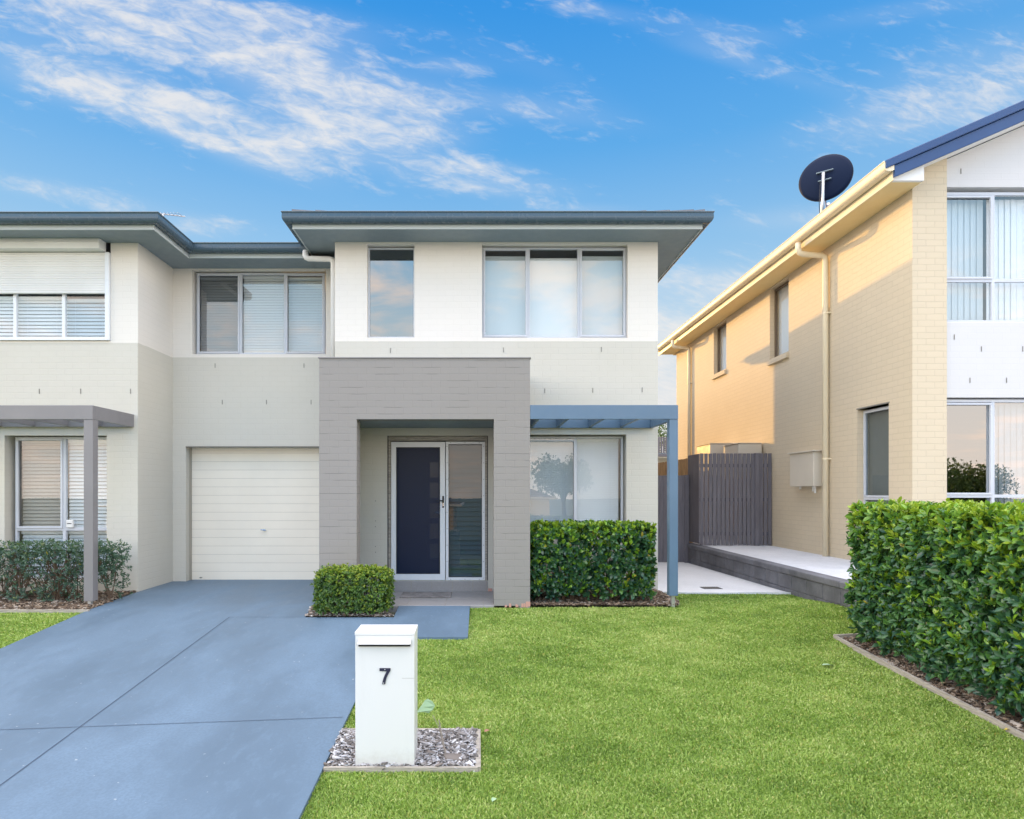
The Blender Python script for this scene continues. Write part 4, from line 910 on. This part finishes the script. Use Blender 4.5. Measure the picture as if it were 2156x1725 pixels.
# meter box, air conditioners
mbx = thing('meter_box', (XR, 11.2, 1.58), 'cream utility box fixed to the shaded sand brick side wall', 'utility box')
mb = MB(); mb.box(XR-.17, XR-.002, 10.8, 11.62, 1.58, 2.19); mb.build('cabinet', M['ac'], mbx, bevel=.012)
mb = MB(); mb.box(XR-.20, XR-.0, 10.76, 11.66, 2.19, 2.215); mb.build('hood', M['ac'], mbx, bevel=.006)
mb = MB(); mb.tube([(XR-.06, 10.95, 1.46), (XR-.06, 10.95, 1.58)], .018, 8).tube([(XR-.06, 11.02, 1.49), (XR-.06, 11.02, 1.58)], .014, 8).tube([(XR-.06, 11.45, 1.53), (XR-.06, 11.45, 1.58)], .02, 8); mb.build('conduit', M['pale_render'], mbx)
for (ya, yb, xa, zz, lb) in ((13.05, 13.85, 5.52, 2.50, 'nearer cream air conditioner box above the slatted screen, against the wall'), (14.2, 15.1, 5.36, 2.585, 'farther cream air conditioner box behind the left part of the slatted screen')):
    ac = thing('air_conditioner', (5.8, ya, .375), lb, 'air conditioner', 'air conditioners behind the slatted screen')
    mb = MB(); mb.box(xa, XR-.03, ya, yb, zz-.75, zz); mb.build('casing', M['ac'], ac, bevel=.02)
    mb = MB(); mb.box(xa-.01, XR-.03, ya-.01, yb+.01, zz+.001, zz+.018); mb.build('lid', M['ac'], ac, bevel=.006)
    mb = MB(); mb.box(xa+.05, XR-.08, ya+.05, yb-.05, .375, zz-.751); mb.build('stand', M['gal'], ac)

# ================================================================== fences and retaining wall
rw = thing('retaining_wall', (4.58, 8, 0), 'low charcoal block retaining wall beside the pale side path', 'retaining wall')
mb = MB(); y = 6.45; cap = MB(); low = MB()
while y < 13.4:
    low.box(4.50, 4.66, y+.003, y+.395, .085, .285); cap.box(4.475, 4.675, y+.003-.0, y+.595, .288, .378) if int((y-6.45)/.4) % 3 == 0 else None; y += .4
y = 6.25
while y < 13.4: mb.box(4.50, 4.66, y+.003, y+.395, -.12, .082); y += .4
cap = MB(); y = 6.45
while y < 13.4: cap.box(4.478, 4.675, y+.002, min(y+1.2, 13.4)-.002, .288, .378); y += 1.2
mb.v and mb.build('bottom_course', M['block'], rw, bevel=.008); low.build('top_course', M['block'], rw, bevel=.008); cap.build('capstone', M['block'], rw, bevel=.016, seg=3)

sc = thing('slatted_screen', (5.3, 12.65, .375), 'tall dark vertical slatted screen above the retaining wall beside the sand brick house', 'fence')
n_ = 17; x0, x1 = 4.56, XR-.01; pit = (x1-x0)/n_
mb = MB()
for i in range(n_):
    if i == 13: continue
    mb.box(x0+i*pit+.006, x0+(i+1)*pit-.010, 12.65, 12.668, .385+rng.uniform(0, .01), 2.27+rng.uniform(-.004, .004))
mb.build('slats', M['screen_paint'], sc)
mb = MB(); mb.box(x0+13*pit-.01, x0+14*pit-.01, 12.62, 12.70, .38, 2.275); mb.build('post', M['screen_paint'], sc)
mb = MB()
for zz in (.62, 1.32, 2.02): mb.box(x0, x1, 12.669, 12.705, zz-.035, zz+.035)
mb.each('rail', M['screen_paint'], sc)
mb = MB()
for i in range(7): mb.box(4.54, 4.558, 12.655+i*.095, 12.745+i*.095, .42, 2.262)
mb.build('side_slats', M['screen_paint'], sc)

gt = thing('paling_gate', (3.7, 13.25, -.04), 'lower dark paling gate closing the passage between the houses', 'gate')
mb = MB(); x = 2.70
while x < 4.42: mb.box(x, x+.094, 13.2, 13.218, -.02, 1.835+rng.uniform(-.006, .006)); x += .099
mb.build('palings', M['screen_paint'], gt)
mb = MB(); mb.box(4.43, 4.52, 13.17, 13.26, -.04, 1.84); mb.build('post', M['screen_paint'], gt)
mb = MB()
for zz in (.3, 1.6): mb.box(2.7, 4.43, 13.219, 13.26, zz-.035, zz+.035)
mb.each('rail', M['screen_paint'], gt)
bf = thing('boundary_fence', (4.6, 20, 0), 'brown timber paling fence behind the dark gate, lit orange by the sun', 'fence')
mb = MB(); y = 13.35
while y < 32: mb.box(4.60, 4.618, y, y+.10, -.05, 2.21+rng.uniform(-.01, .01)); y += .112
mb.build('palings', M['brown_fence'], bf)
mb = MB()
for zz in (.4, 1.95): mb.box(4.619, 4.66, 13.35, 32, zz-.04, zz+.04)
mb.each('rail', M['brown_fence'], bf)

# ================================================================== pergolas
def pergola(name, label, x0, x1, postx0, postx1, rafters, mat, yw, zt_, zb_, gz, grp, end_side):
    t = thing(name, ((postx0+postx1)/2, DP, gz), label, 'pergola', grp)
    mb = MB(); mb.box(x0, x1, DP, DP+.05, zb_, zt_); mb.build('front_beam', mat, t, bevel=.003)
    mb = MB(); mb.box(postx0, postx1, DP+.006, DP+.115, gz+.12, zb_-.002); p = mb.build('post', mat, t, bevel=.003)
    mb = MB(); cx = (postx0+postx1)/2; mb.box(cx-.022, cx+.022, DP+.03, DP+.075, gz-.06, gz+.12); mb.build('post_stirrup', M['gal'], p)
    xe = (x1-.05, x1) if end_side > 0 else (x0, x0+.05)
    mb = MB(); mb.box(xe[0], xe[1], DP+.052, yw-.003, zb_, zt_); mb.build('end_beam', mat, t, bevel=.003)
    mb = MB(); mb.box(min(x0, x1), max(x0, x1)-.052, yw-.05, yw-.006, zb_, zt_-.02); mb.build('ledger', mat, t)
    for r_ in rafters:
        mb = MB(); mb.box(r_-.022, r_+.022, DP+.052, yw-.052, zb_+.012, zt_-.03); mb.build('rafter', mat, t)
    return t
pergola('pergola', 'grey flat pergola with reflected sky blue painted in, over the window right of the portico', px1+.002, pX(1428, DP), pX(1410, DP), pX(1428, DP), [.80, 1.19, 1.66, 2.12], M['pergola_sky_tint'], DW, 2.61, 2.428, .015, 'front window pergolas', 1)
pergola('pergola', 'grey flat pergola with a post in front of the left house window', -9.2, pX(195, DP), pX(175.5, DP), pX(195, DP), [-5.45, -5.93, -6.41, -6.89, -7.37, -7.85], M['pergola'], DL, 2.607, 2.425, -.055, 'front window pergolas', 1)

# ================================================================== mailbox and its bed
DM = 3.94; gm = g(-.8, DM); mx0, mx1 = pX(748.0, DM), pX(872.5, DM); mzt = pZ(1331, DM)
mail = thing('mailbox', ((mx0+mx1)/2, DM+.1, gm), 'white pillar mailbox with a dark number 7 beside the driveway', 'mailbox')
mb = MB(); mb.box(mx0, mx1, DM, DM+.205, gm-.05, mzt-.022); mb.build('body', M['mailbox'], mail, bevel=.003)
mb = MB(); mb.prism([(mx0-.003, DM-.002, mzt-.021), (mx0-.003, DM-.002, mzt-.004), (mx0-.003, DM+.004, mzt), (mx0-.003, DM+.21, mzt+.003), (mx0-.003, DM+.21, mzt-.021)], (mx1-mx0+.006, 0, 0)); mb.build('lid', M['mailbox'], mail, bevel=.002)
fz = lambda y: pZ(y, DM); fx = lambda x: pX(x, DM)
mb = MB(); xa, xb = fx(754.7), fx(865); mb.prism([(xa, DM-.0005, fz(1346)), (xa, DM-.004, fz(1346)), (xa, DM-.030, fz(1354)), (xa, DM-.030, fz(1355)), (xa, DM-.0005, fz(1349.5))], (xb-xa, 0, 0)); mb.build('slot_flap', M['mailbox'], mail)
mb = MB(); mb.box(xa+.002, xb-.002, DM-.012, DM-.0006, fz(1360.5), fz(1351)); mb.build('slot', M['black'], mail)
# numeral 7
pts = []; X7 = lambda x: fx(638.8+.2593*x); Z7 = lambda y: fz(1277.7+.2593*y)
o7 = [(619, 498), (708, 498), (708, 516), (692, 542), (676, 576), (668, 604), (665, 628), (641, 628), (644, 604), (652, 576), (664, 548), (676, 524), (619, 520)]
mb = MB(); mb.prism([(X7(x), DM-.006, Z7(y)) for x, y in o7], (0, .0055, 0)); num = mb.build('house_number', M['navy_num'], mail)
mb = MB()
for (x, y) in ((663, 509), (652, 618)): mb.tube([(X7(x), DM-.0075, Z7(y)), (X7(x), DM-.0055, Z7(y))], .0028, 10)
mb.each('screw', M['pale_render'], num)
mb = MB(); mb.box(X7(800), X7(902), DM-.0008, DM-.0001, Z7(581.5), Z7(580)); mb.build('scratch', M['groove'], mail)

k1, k2, k3, k4 = G(719, 1537), G(1006.5, 1537), G(1006.5, 1617), G(681.5, 1617)
def board(mb, p, q, wd, top, h=.09):
    p, q = Vector(p), Vector(q); d = (q-p).normalized(); n_ = Vector((-d.y, d.x))*wd/2
    za, zb = g(p.x, p.y)+top, g(q.x, q.y)+top
    v = [(p.x-n_.x, p.y-n_.y, za-h), (q.x-n_.x, q.y-n_.y, zb-h), (q.x+n_.x, q.y+n_.y, zb-h), (p.x+n_.x, p.y+n_.y, za-h)]
    v += [(a, b, c+h) for a, b, c in v]; mb.add(v, [(0, 3, 2, 1), (4, 5, 6, 7), (0, 1, 5, 4), (1, 2, 6, 5), (2, 3, 7, 6), (3, 0, 4, 7)])
ed_ = thing('garden_edging', (0, k4.y, gm), 'weathered timber edging boards around the mulch bed at the mailbox', 'garden edging')
for (p, q, wdt) in ((k1, k2, .030), (k2, k3, .036), (k4, k3, .022)):
    mb = MB(); board(mb, p, q, wdt, .008); mb.build('board', M['edge_timber'], ed_, bevel=.003)
BED = [tuple(k1+Vector((0, -.012))), tuple(k2+Vector((-.018, -.012))), tuple(k3+Vector((-.018, .012))), tuple(k4+Vector((.02, .012)))]
tag(sheet('mailbox_bed', M['soil'], BED, -.008, .3), kind='structure')
chips('bark_mulch', M['chip_grey'], BED, 11000, .026, -.006, 'grey weathered bark mulch in the timber bed around the mailbox', 'mulch')

# bed in front of the left pier
BED2 = [tuple(b1+Vector((.02, .02))), tuple(b2+Vector((-.02, .02))), (-1.28, 7.98), (-1.32, 8.0), (G(663, 1268).x+.03, 7.98)]
tag(sheet('pier_bed', M['soil'], BED2, .005, .3), kind='structure')
chips('bark_mulch', M['chip'], BED2, 6500, .026, .005, 'brown bark mulch under the small box bush at the grey pier', 'mulch')
# bed under the front hedge
BED3 = [(.69, 8.04), (2.62, 8.04), (2.69, 8.25), (2.64, 9.1), (.69, 9.1)]
tag(sheet('hedge_bed', M['soil'], BED3, .004, .3), kind='structure')
chips('bark_mulch', M['chip_brown'], BED3, 5500, .03, .006, 'brown bark and leaf litter under the hedge right of the portico', 'mulch')
# left bed
BED4 = [(-9.5, e1.y+.03), (e1.x+.02, e1.y+.03), (a1.x-.03, a1.y-.2), (-4.95, 8.95), (-9.5, 8.95)]
tag(sheet('neighbour_bed', M['soil'], BED4, .0, .3), kind='structure')
chips('bark_mulch', M['chip_brown'], BED4, 2600, .035, .0, 'dark red brown mulch under the sparse hedge of the left house', 'mulch')
el_ = thing('garden_edging', (e1.x-2, e1.y, g(0, e1.y)), 'thin grey edging board between the left lawn and its mulch bed', 'garden edging')
mb = MB(); board(mb, (-9.5, e1.y), (e1.x+.02, e1.y), .03, .02); mb.build('board', M['edge_timber'], el_)
# right bed
BED5 = [(3.86, 6.58), (4.9, 6.58), (4.9, 1.5), (3.86, 1.5)]
tag(sheet('boundary_bed', M['soil'], BED5, .0, .3), kind='structure')
chips('bark_mulch', M['chip_brown'], [(3.87, 6.57), (4.35, 6.57), (4.35, 2.4), (3.87, 2.4)], 7000, .026, .0, 'brown mulch strip under the large right hedge', 'mulch')
er_ = thing('garden_edging', (3.84, 4.5, g(0, 4.5)), 'long timber edging strip between the lawn and the large right hedge', 'garden edging')
mb = MB(); board(mb, (3.845, 6.62), (3.845, 1.5), .022, .012); mb.build('board', M['edge_timber'], er_)
mb = MB(); board(mb, (3.83, 6.63), (4.5, 6.63), .03, .02); mb.build('cross_board', M['edge_timber'], er_)

# doormat and drain grate
dm = MB(); p = [(pX(890, 8.75), 8.93), (pX(1028*.0+1027.5*.0+1027, 8.9)*0+pX(1028, 9)*0+pX(949, 8.75), 8.93)]
mt = MB(); mt.box(pX(838.5, 8.45), pX(949.5, 8.6), 8.56, 8.98, .015, .030)
mo = mt.build('doormat', M['mat'], None, origin=(-.7, 8.7, .013), bevel=.008); tag(mo, 'worn grey doormat on the tiled porch below the door step', 'doormat')
dgt = thing('drain_grate', (pX(1510, 9.3), 9.3, .01), 'small dark drain grate set in the pale side path', 'drain grate')
gA, gB = (1478, 1236), (1522, 1242); p0 = G(1478, 1237); p1 = G(1521, 1241.5)
gx0, gx1, gy0, gy1 = 3.42, 3.70, 9.30, 9.50
mb = MB(); zz = g(3.5, 9.4)+.0065; mb.box(gx0, gx1, gy0, gy1, zz, zz+.004); mb.build('frame', M['black'], dgt)
mb = MB()
for i in range(9): mb.box(gx0+.02+i*.028, gx0+.032+i*.028, gy0+.015, gy1-.015, zz+.0045, zz+.008)
mb.build('bars', M['groove'], dgt)

# ================================================================== planting
def box_points(n, x0, x1, y0, y1, z0, z1, faces, jit=.03, round_=.06):
    """points on chosen faces of a clipped hedge, with their outward direction"""
    ar = {'front': (x1-x0)*(z1-z0), 'back': (x1-x0)*(z1-z0), 'left': (y1-y0)*(z1-z0), 'right': (y1-y0)*(z1-z0), 'top': (x1-x0)*(y1-y0)}
    tot = sum(ar[f_] for f_ in faces); P, N = [], []
    for f_ in faces:
        m_ = int(n*ar[f_]/tot); a = rng.random(m_); b = rng.random(m_)
        X_ = x0+(x1-x0)*a; Y_ = y0+(y1-y0)*a; Z_ = z0+(z1-z0)*b
        if f_ == 'front': p = np.stack([X_, np.full(m_, y0), Z_], 1); nn_ = (0, -1, 0)
        if f_ == 'back': p = np.stack([X_, np.full(m_, y1), Z_], 1); nn_ = (0, 1, 0)
        if f_ == 'left': p = np.stack([np.full(m_, x0), Y_, Z_], 1); nn_ = (-1, 0, 0)
        if f_ == 'right': p = np.stack([np.full(m_, x1), Y_, Z_], 1); nn_ = (1, 0, 0)
        if f_ == 'top': p = np.stack([X_, y0+(y1-y0)*b, np.full(m_, z1)], 1); nn_ = (0, 0, 1)
        P.append(p); N.append(np.tile(np.array(nn_, float), (m_, 1)))
    P = np.concatenate(P); N = np.concatenate(N)
    # pull edges in so that the box is softly rounded, with a lumpy surface
    c = np.array([(x0+x1)/2, (y0+y1)/2, (z0+z1)/2]); h = np.array([(x1-x0)/2, (y1-y0)/2, (z1-z0)/2])
    q = (np.abs(P-c)-(h-round_)).clip(0); P -= np.sign(P-c)*(q-norm(q+1e-9)*np.minimum(np.linalg.norm(q, axis=1, keepdims=True), round_))*1.0
    lump = np.sin(P[:, 0]*7+1)*np.sin(P[:, 1]*9+2)*np.sin(P[:, 2]*8)+.6*np.sin(P[:, 0]*17+P[:, 2]*13)*np.sin(P[:, 1]*15+P[:, 2]*19)
    P += N*(lump*jit*.5)[:, None]+rng.normal(0, jit*.35, P.shape); return P, N
def hedge(name, label, cat, x0, x1, y0, y1, z0, z1, mat, L, dens, faces, k=7, ratio=.42, lay=((0, 1), (.07, .7), (.15, .45)), young=.25, topb=.25, gz=0, stem=14, thin=None, round_=.06, jit=.03, warp=None):
    t = thing(name, ((x0+x1)/2, (y0+y1)/2, gz), label, cat); area = 0
    A = {'front': (x1-x0)*(z1-z0), 'back': (x1-x0)*(z1-z0), 'left': (y1-y0)*(z1-z0), 'right': (y1-y0)*(z1-z0), 'top': (x1-x0)*(y1-y0)}
    area = sum(A[f_] for f_ in faces); PP, NN, TT = [], [], []
    for dpt, fr_ in lay:
        P, N = box_points(int(area*dens*fr_), x0+dpt, x1-dpt, y0+dpt, y1-dpt, z0+dpt*.3, z1-dpt, faces, jit, round_)
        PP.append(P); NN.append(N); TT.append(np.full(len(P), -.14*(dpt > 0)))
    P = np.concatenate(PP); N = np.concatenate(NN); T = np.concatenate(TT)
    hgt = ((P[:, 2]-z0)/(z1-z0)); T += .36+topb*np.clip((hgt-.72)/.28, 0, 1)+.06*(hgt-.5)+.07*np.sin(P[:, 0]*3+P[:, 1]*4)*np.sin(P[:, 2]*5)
    if warp is not None: P = warp(P)
    if thin is not None: kp = thin(P, hgt); P, N, T = P[kp], N[kp], T[kp]
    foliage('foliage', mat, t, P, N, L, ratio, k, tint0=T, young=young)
    segs = []
    for i in range(stem):
        bx = rng.uniform(x0+.1, x1-.1); by = rng.uniform(y0+(y1-y0)*.2, y1-(y1-y0)*.3); p0 = (bx, by+.06, gz-.02)
        for b in range(4):
            tp = (bx+rng.normal(0, .16), by+rng.normal(0, .12), z0+(z1-z0)*rng.uniform(.45, .95)); md = tuple((Vector(p0)*.55+Vector(tp)*.45)+Vector((rng.normal(0, .03), rng.normal(0, .03), 0)))
            cl = lambda q_: (min(max(q_[0], x0+.07), x1-.07), min(max(q_[1], y0+.07), y1-.07), q_[2])
            md, tp = cl(md), cl(tp)
            segs.append((p0, md, .010, .007)); segs.append((md, tp, .007, .003))
            for c in range(3):
                e_ = (tp[0]+rng.normal(0, .12), tp[1]+rng.normal(0, .12), md[2]+(tp[2]-md[2])*rng.uniform(.2, 1)+.05); segs.append((md, cl(e_), .005, .002))
    twigs('branches', M['twig'], t, segs)
    return t
gb = g(4.2, 5)
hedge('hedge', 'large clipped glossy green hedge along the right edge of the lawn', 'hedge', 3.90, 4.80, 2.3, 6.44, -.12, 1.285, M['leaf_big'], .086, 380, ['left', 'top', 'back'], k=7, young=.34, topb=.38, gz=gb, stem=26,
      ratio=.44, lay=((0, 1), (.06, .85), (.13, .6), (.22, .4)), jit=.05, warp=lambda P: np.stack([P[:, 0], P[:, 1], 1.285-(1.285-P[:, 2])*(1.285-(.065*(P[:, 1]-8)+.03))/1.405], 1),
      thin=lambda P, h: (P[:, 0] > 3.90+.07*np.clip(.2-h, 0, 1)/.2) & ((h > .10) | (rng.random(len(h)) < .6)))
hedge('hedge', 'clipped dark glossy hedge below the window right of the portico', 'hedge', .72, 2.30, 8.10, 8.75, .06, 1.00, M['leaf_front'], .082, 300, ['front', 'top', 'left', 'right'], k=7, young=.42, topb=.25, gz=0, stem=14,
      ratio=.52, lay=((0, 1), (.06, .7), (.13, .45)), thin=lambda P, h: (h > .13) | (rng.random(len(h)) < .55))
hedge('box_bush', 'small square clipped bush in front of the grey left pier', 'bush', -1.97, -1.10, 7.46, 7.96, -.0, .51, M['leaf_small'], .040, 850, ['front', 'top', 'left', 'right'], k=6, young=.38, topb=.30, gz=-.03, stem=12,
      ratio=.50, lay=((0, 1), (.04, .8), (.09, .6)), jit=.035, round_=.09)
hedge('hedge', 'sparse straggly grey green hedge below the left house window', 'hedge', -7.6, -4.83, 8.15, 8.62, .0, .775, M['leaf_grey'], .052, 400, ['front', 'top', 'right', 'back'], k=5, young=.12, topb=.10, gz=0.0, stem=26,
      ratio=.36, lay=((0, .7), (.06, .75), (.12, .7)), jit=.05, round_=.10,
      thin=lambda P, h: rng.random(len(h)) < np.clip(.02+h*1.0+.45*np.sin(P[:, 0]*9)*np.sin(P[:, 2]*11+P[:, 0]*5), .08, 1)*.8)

# seedling by the mailbox: a thin cane with one pale leaf
sdl = thing('seedling', (pX(925, 3.99), 3.99, g(0, 4)), 'thin bare cane with one pale leaf in the bed right of the mailbox', 'plant')
kx = lambda x, D: pX(638.8+.2593*x, D); kz = lambda y, D: pZ(1277.7+.2593*y, D)
DSd = 4.02
mb = MB(); mb.tube([(kx(1155, DSd), DSd, kz(1190, DSd)), (kx(1130, DSd), DSd, kz(1080, DSd)), (kx(1100, DSd), DSd, kz(920, DSd))], [.006, .005, .004], 6)
mb.tube([(kx(1150, DSd), DSd, kz(1180, DSd)), (kx(1118, DSd), DSd+.01, kz(1060, DSd)), (kx(1105, DSd), DSd, kz(990, DSd)), (kx(1050, DSd), DSd, kz(880, DSd))], [.005, .004, .0025, .002], 6); mb.build('stem', M['twig_grey'], sdl)
lf = [(920, 855), (945, 820), (985, 765), (1010, 752), (1050, 768), (1070, 800), (1050, 838), (1015, 868), (975, 862)]
mb = MB(); mb.prism([(kx(x, DSd), DSd+.012*math.sin(x/30), kz(y, DSd)) for x, y in lf], (0, .0015, 0)); mb.build('leaf', M['pale_leaf'], sdl)

# fallen leaves one by one
def fallen(px_, py_, L, mat, label, ang):
    p = G(px_, py_); z = g(p.x, p.y)+.004; V = leaves(np.array([[p.x, p.y, z]]), np.array([[math.cos(ang), math.sin(ang), .08]]), np.array([[.1, .1, 1.]]), L, L*.5, .3, .2)
    V2 = np.concatenate([V, V+np.array([0, 0, .0012])], 1)
    fs = [q_[::-1] for q_ in LF]+[tuple(i+8 for i in q_) for q_ in LF]
    o = soup('fallen_leaf', mat, V2, fs, np.array([.5]), None, (p.x, p.y, z)); tag(o, label, 'leaf', 'fallen leaves'); return o
fallen(1730, 1402, .13, M['pale_leaf'], 'pale leaf lying on the open lawn near the right hedge', .2)
fallen(1020, 1543, .07, M['dry_leaf'], 'dry brown leaf on the far corner of the mailbox bed edging', 1.0)
fallen(962, 1606, .10, M['dry_leaf'], 'long reddish dry leaf on the mulch right of the mailbox', .35)
fallen(735, 1551, .05, M['dry_leaf'], 'small reddish leaf on the mulch left of the mailbox', .2)
fallen(1036, 1690, .06, M['pale_leaf'], 'pale round leaf on the grass in front of the mailbox bed', 1.2)
fallen(2000, 1471, .06, M['yellow_leaf'], 'yellow leaf under the middle of the right hedge', .4)
fallen(2017, 1474, .08, M['yellow_leaf'], 'larger yellow leaf by the edging under the right hedge', 2.4)
fallen(1979, 1459, .05, M['yellow_leaf'], 'small yellow leaf against the edging, farthest of those under the right hedge', 1.1)
fallen(2140, 1538, .08, M['yellow_leaf'], 'yellow leaf at the bottom right corner by the edging', 2.9)

grass('lawn_grass', LAWN, 34000, 11500, .023, 'mown bright green lawn in front of the portico and mailbox', 2.55, [(k1.x-.02, k1.y+.01), (k2.x+.01, k2.y+.01), (k3.x+.01, k3.y-.005), (k4.x-.02, k4.y-.005)])
grass('lawn_grass', LAWN2, 20000, 11000, .026, 'small strip of green lawn left of the driveway', 5.0)

# ================================================================== trees and houses beyond, and across the street
def tree(label, x, y, z, h, r, n, mat=None, cz=.62, group=None):
    t = thing('tree', (x, y, z), label, 'tree', group); mb = MB(); th = h*cz
    mb.tube([(x, y, z-.2), (x+.1, y, z+th*.5), (x, y+.1, z+th)], [h*.03, h*.022, h*.012], 8)
    segs = []; cl_ = []
    for i in range(16):
        a = i*2.4; e_ = rng.uniform(-.2, .9); rr = r*rng.uniform(.4, .85); p = (x+math.cos(a)*rr*math.cos(e_), y+math.sin(a)*rr*math.cos(e_), z+th+math.sin(e_)*r*.9); cl_.append(p)
        mb.tube([(x, y, z+th*rng.uniform(.5, .95)), tuple((Vector(p)+Vector((x, y, z+th)))/2), p], [h*.010, h*.006, h*.003], 5, False)
    mb.build('trunk', M['twig'], t)
    c = np.array(cl_)[rng.integers(0, 16, n)]; d = rnd_dir(n); P = c+d*(r*.42*rng.random((n, 1))**.4)
    foliage('crown', mat or M['leaf_tree'], t, P, d, .16, .5, 4, tint0=np.full(n, .4)+rng.normal(0, .1, n)); return t
def plain_house(label, x0, x1, y0, y1, z0, ze, wallm, roofm, facing, seed=0, pitch=22):
    t = thing('house', ((x0+x1)/2, y0, z0), label, 'house'); r_ = np.random.default_rng(seed)
    mb = MB(); mb.box(x0, x1, y0, y1, z0-.3, ze); mb.build('wall', wallm, t)
    rf = hip_roof('roof', roofm, t, x0-.6, x1+.6, y0-.6, y1+.6, ze+.02, R(pitch))
    mb = MB(); mb.box(x0-.7, x1+.7, y0-.72, y0-.6, ze-.12, ze+.06).box(x0-.7, x1+.7, y1+.6, y1+.72, ze-.12, ze+.06); mb.box(x0-.72, x0-.6, y0-.6, y1+.6, ze-.12, ze+.06); mb.box(x1+.6, x1+.72, y0-.6, y1+.6, ze-.12, ze+.06); mb.build('gutter', M['pale_render'], rf)
    yf = y1 if facing > 0 else y0; s_ = 1 if facing > 0 else -1; x = x0+.9
    while x < x1-1.8:
        w_ = r_.uniform(1.2, 1.9); mb = MB(); mb.box(x, x+w_, yf-.02*s_, yf+.06*s_, z0+1.0, ze-.45); wd = mb.build('window', M['alu'], t)
        mb = MB(); mb.box(x+.07, x+w_-.07, yf+.061*s_, yf+.066*s_, z0+1.07, ze-.52); mb.build('pane', M['glass_tint'], wd); x += w_+r_.uniform(1.3, 2.2)
    mb = MB(); cx = (x0+x1)/2+1; mb.box(cx-.45, cx+.45, yf-.02*s_, yf+.05*s_, z0, z0+2.1); mb.build('door', M['navy_metal'], t)
    return t
rear = plain_house('pale house with a deck far behind the passage between the houses', 6.2, 15, 31, 40, .2, 3.25, M['pale_render'], M['gutter'], -1, 3, 5)
mb = MB()
for i in range(70): mb.box(6.2+i*.12, 6.29+i*.12, 30.2, 30.22, 3.35, 4.15)
mb.box(6.1, 15, 30.18, 31, 3.2, 3.33); mb.build('deck_railing', M['screen_paint'], rear)
tree('leafy tree behind the passage beyond the rear fence', 11.5, 44, .2, 7.0, 2.6, 1500)
plain_house('low brick house across the street, seen mirrored in the lower windows', -14, -2, -44, -34, -3.2, .35, M['sand_brick'], M['terracotta'], 1, 5)
plain_house('pale rendered house across the street, right of the brick one', 1.2, 6.6, -44, -38.5, -3.2, .9, M['pale_render'], M['terracotta'], 1, 8)
plain_house('brick house across the street, farthest to the right', 20, 33, -46, -35, -3.2, .5, M['sand_brick'], M['roof_tile'], 1, 9)
plain_house('white rendered house across the street, farthest to the left', -32, -19, -45, -35, -3.2, .3, M['pale_render'], M['roof_tile'], 1, 11)
tree('broad street tree across the road, mirrored in the window right of the portico', 4.9, -17, -1.9, 6.2, 1.7, 2200, group='street trees across the road')
tree('street tree across the road to the right, mirrored in the right house window', 29.6, -20, -2.4, 5.2, 2.4, 4200, group='street trees across the road')
tree('street tree across the road to the left', -17, -19, -2.2, 6.0, 2.2, 1200, group='street trees across the road')
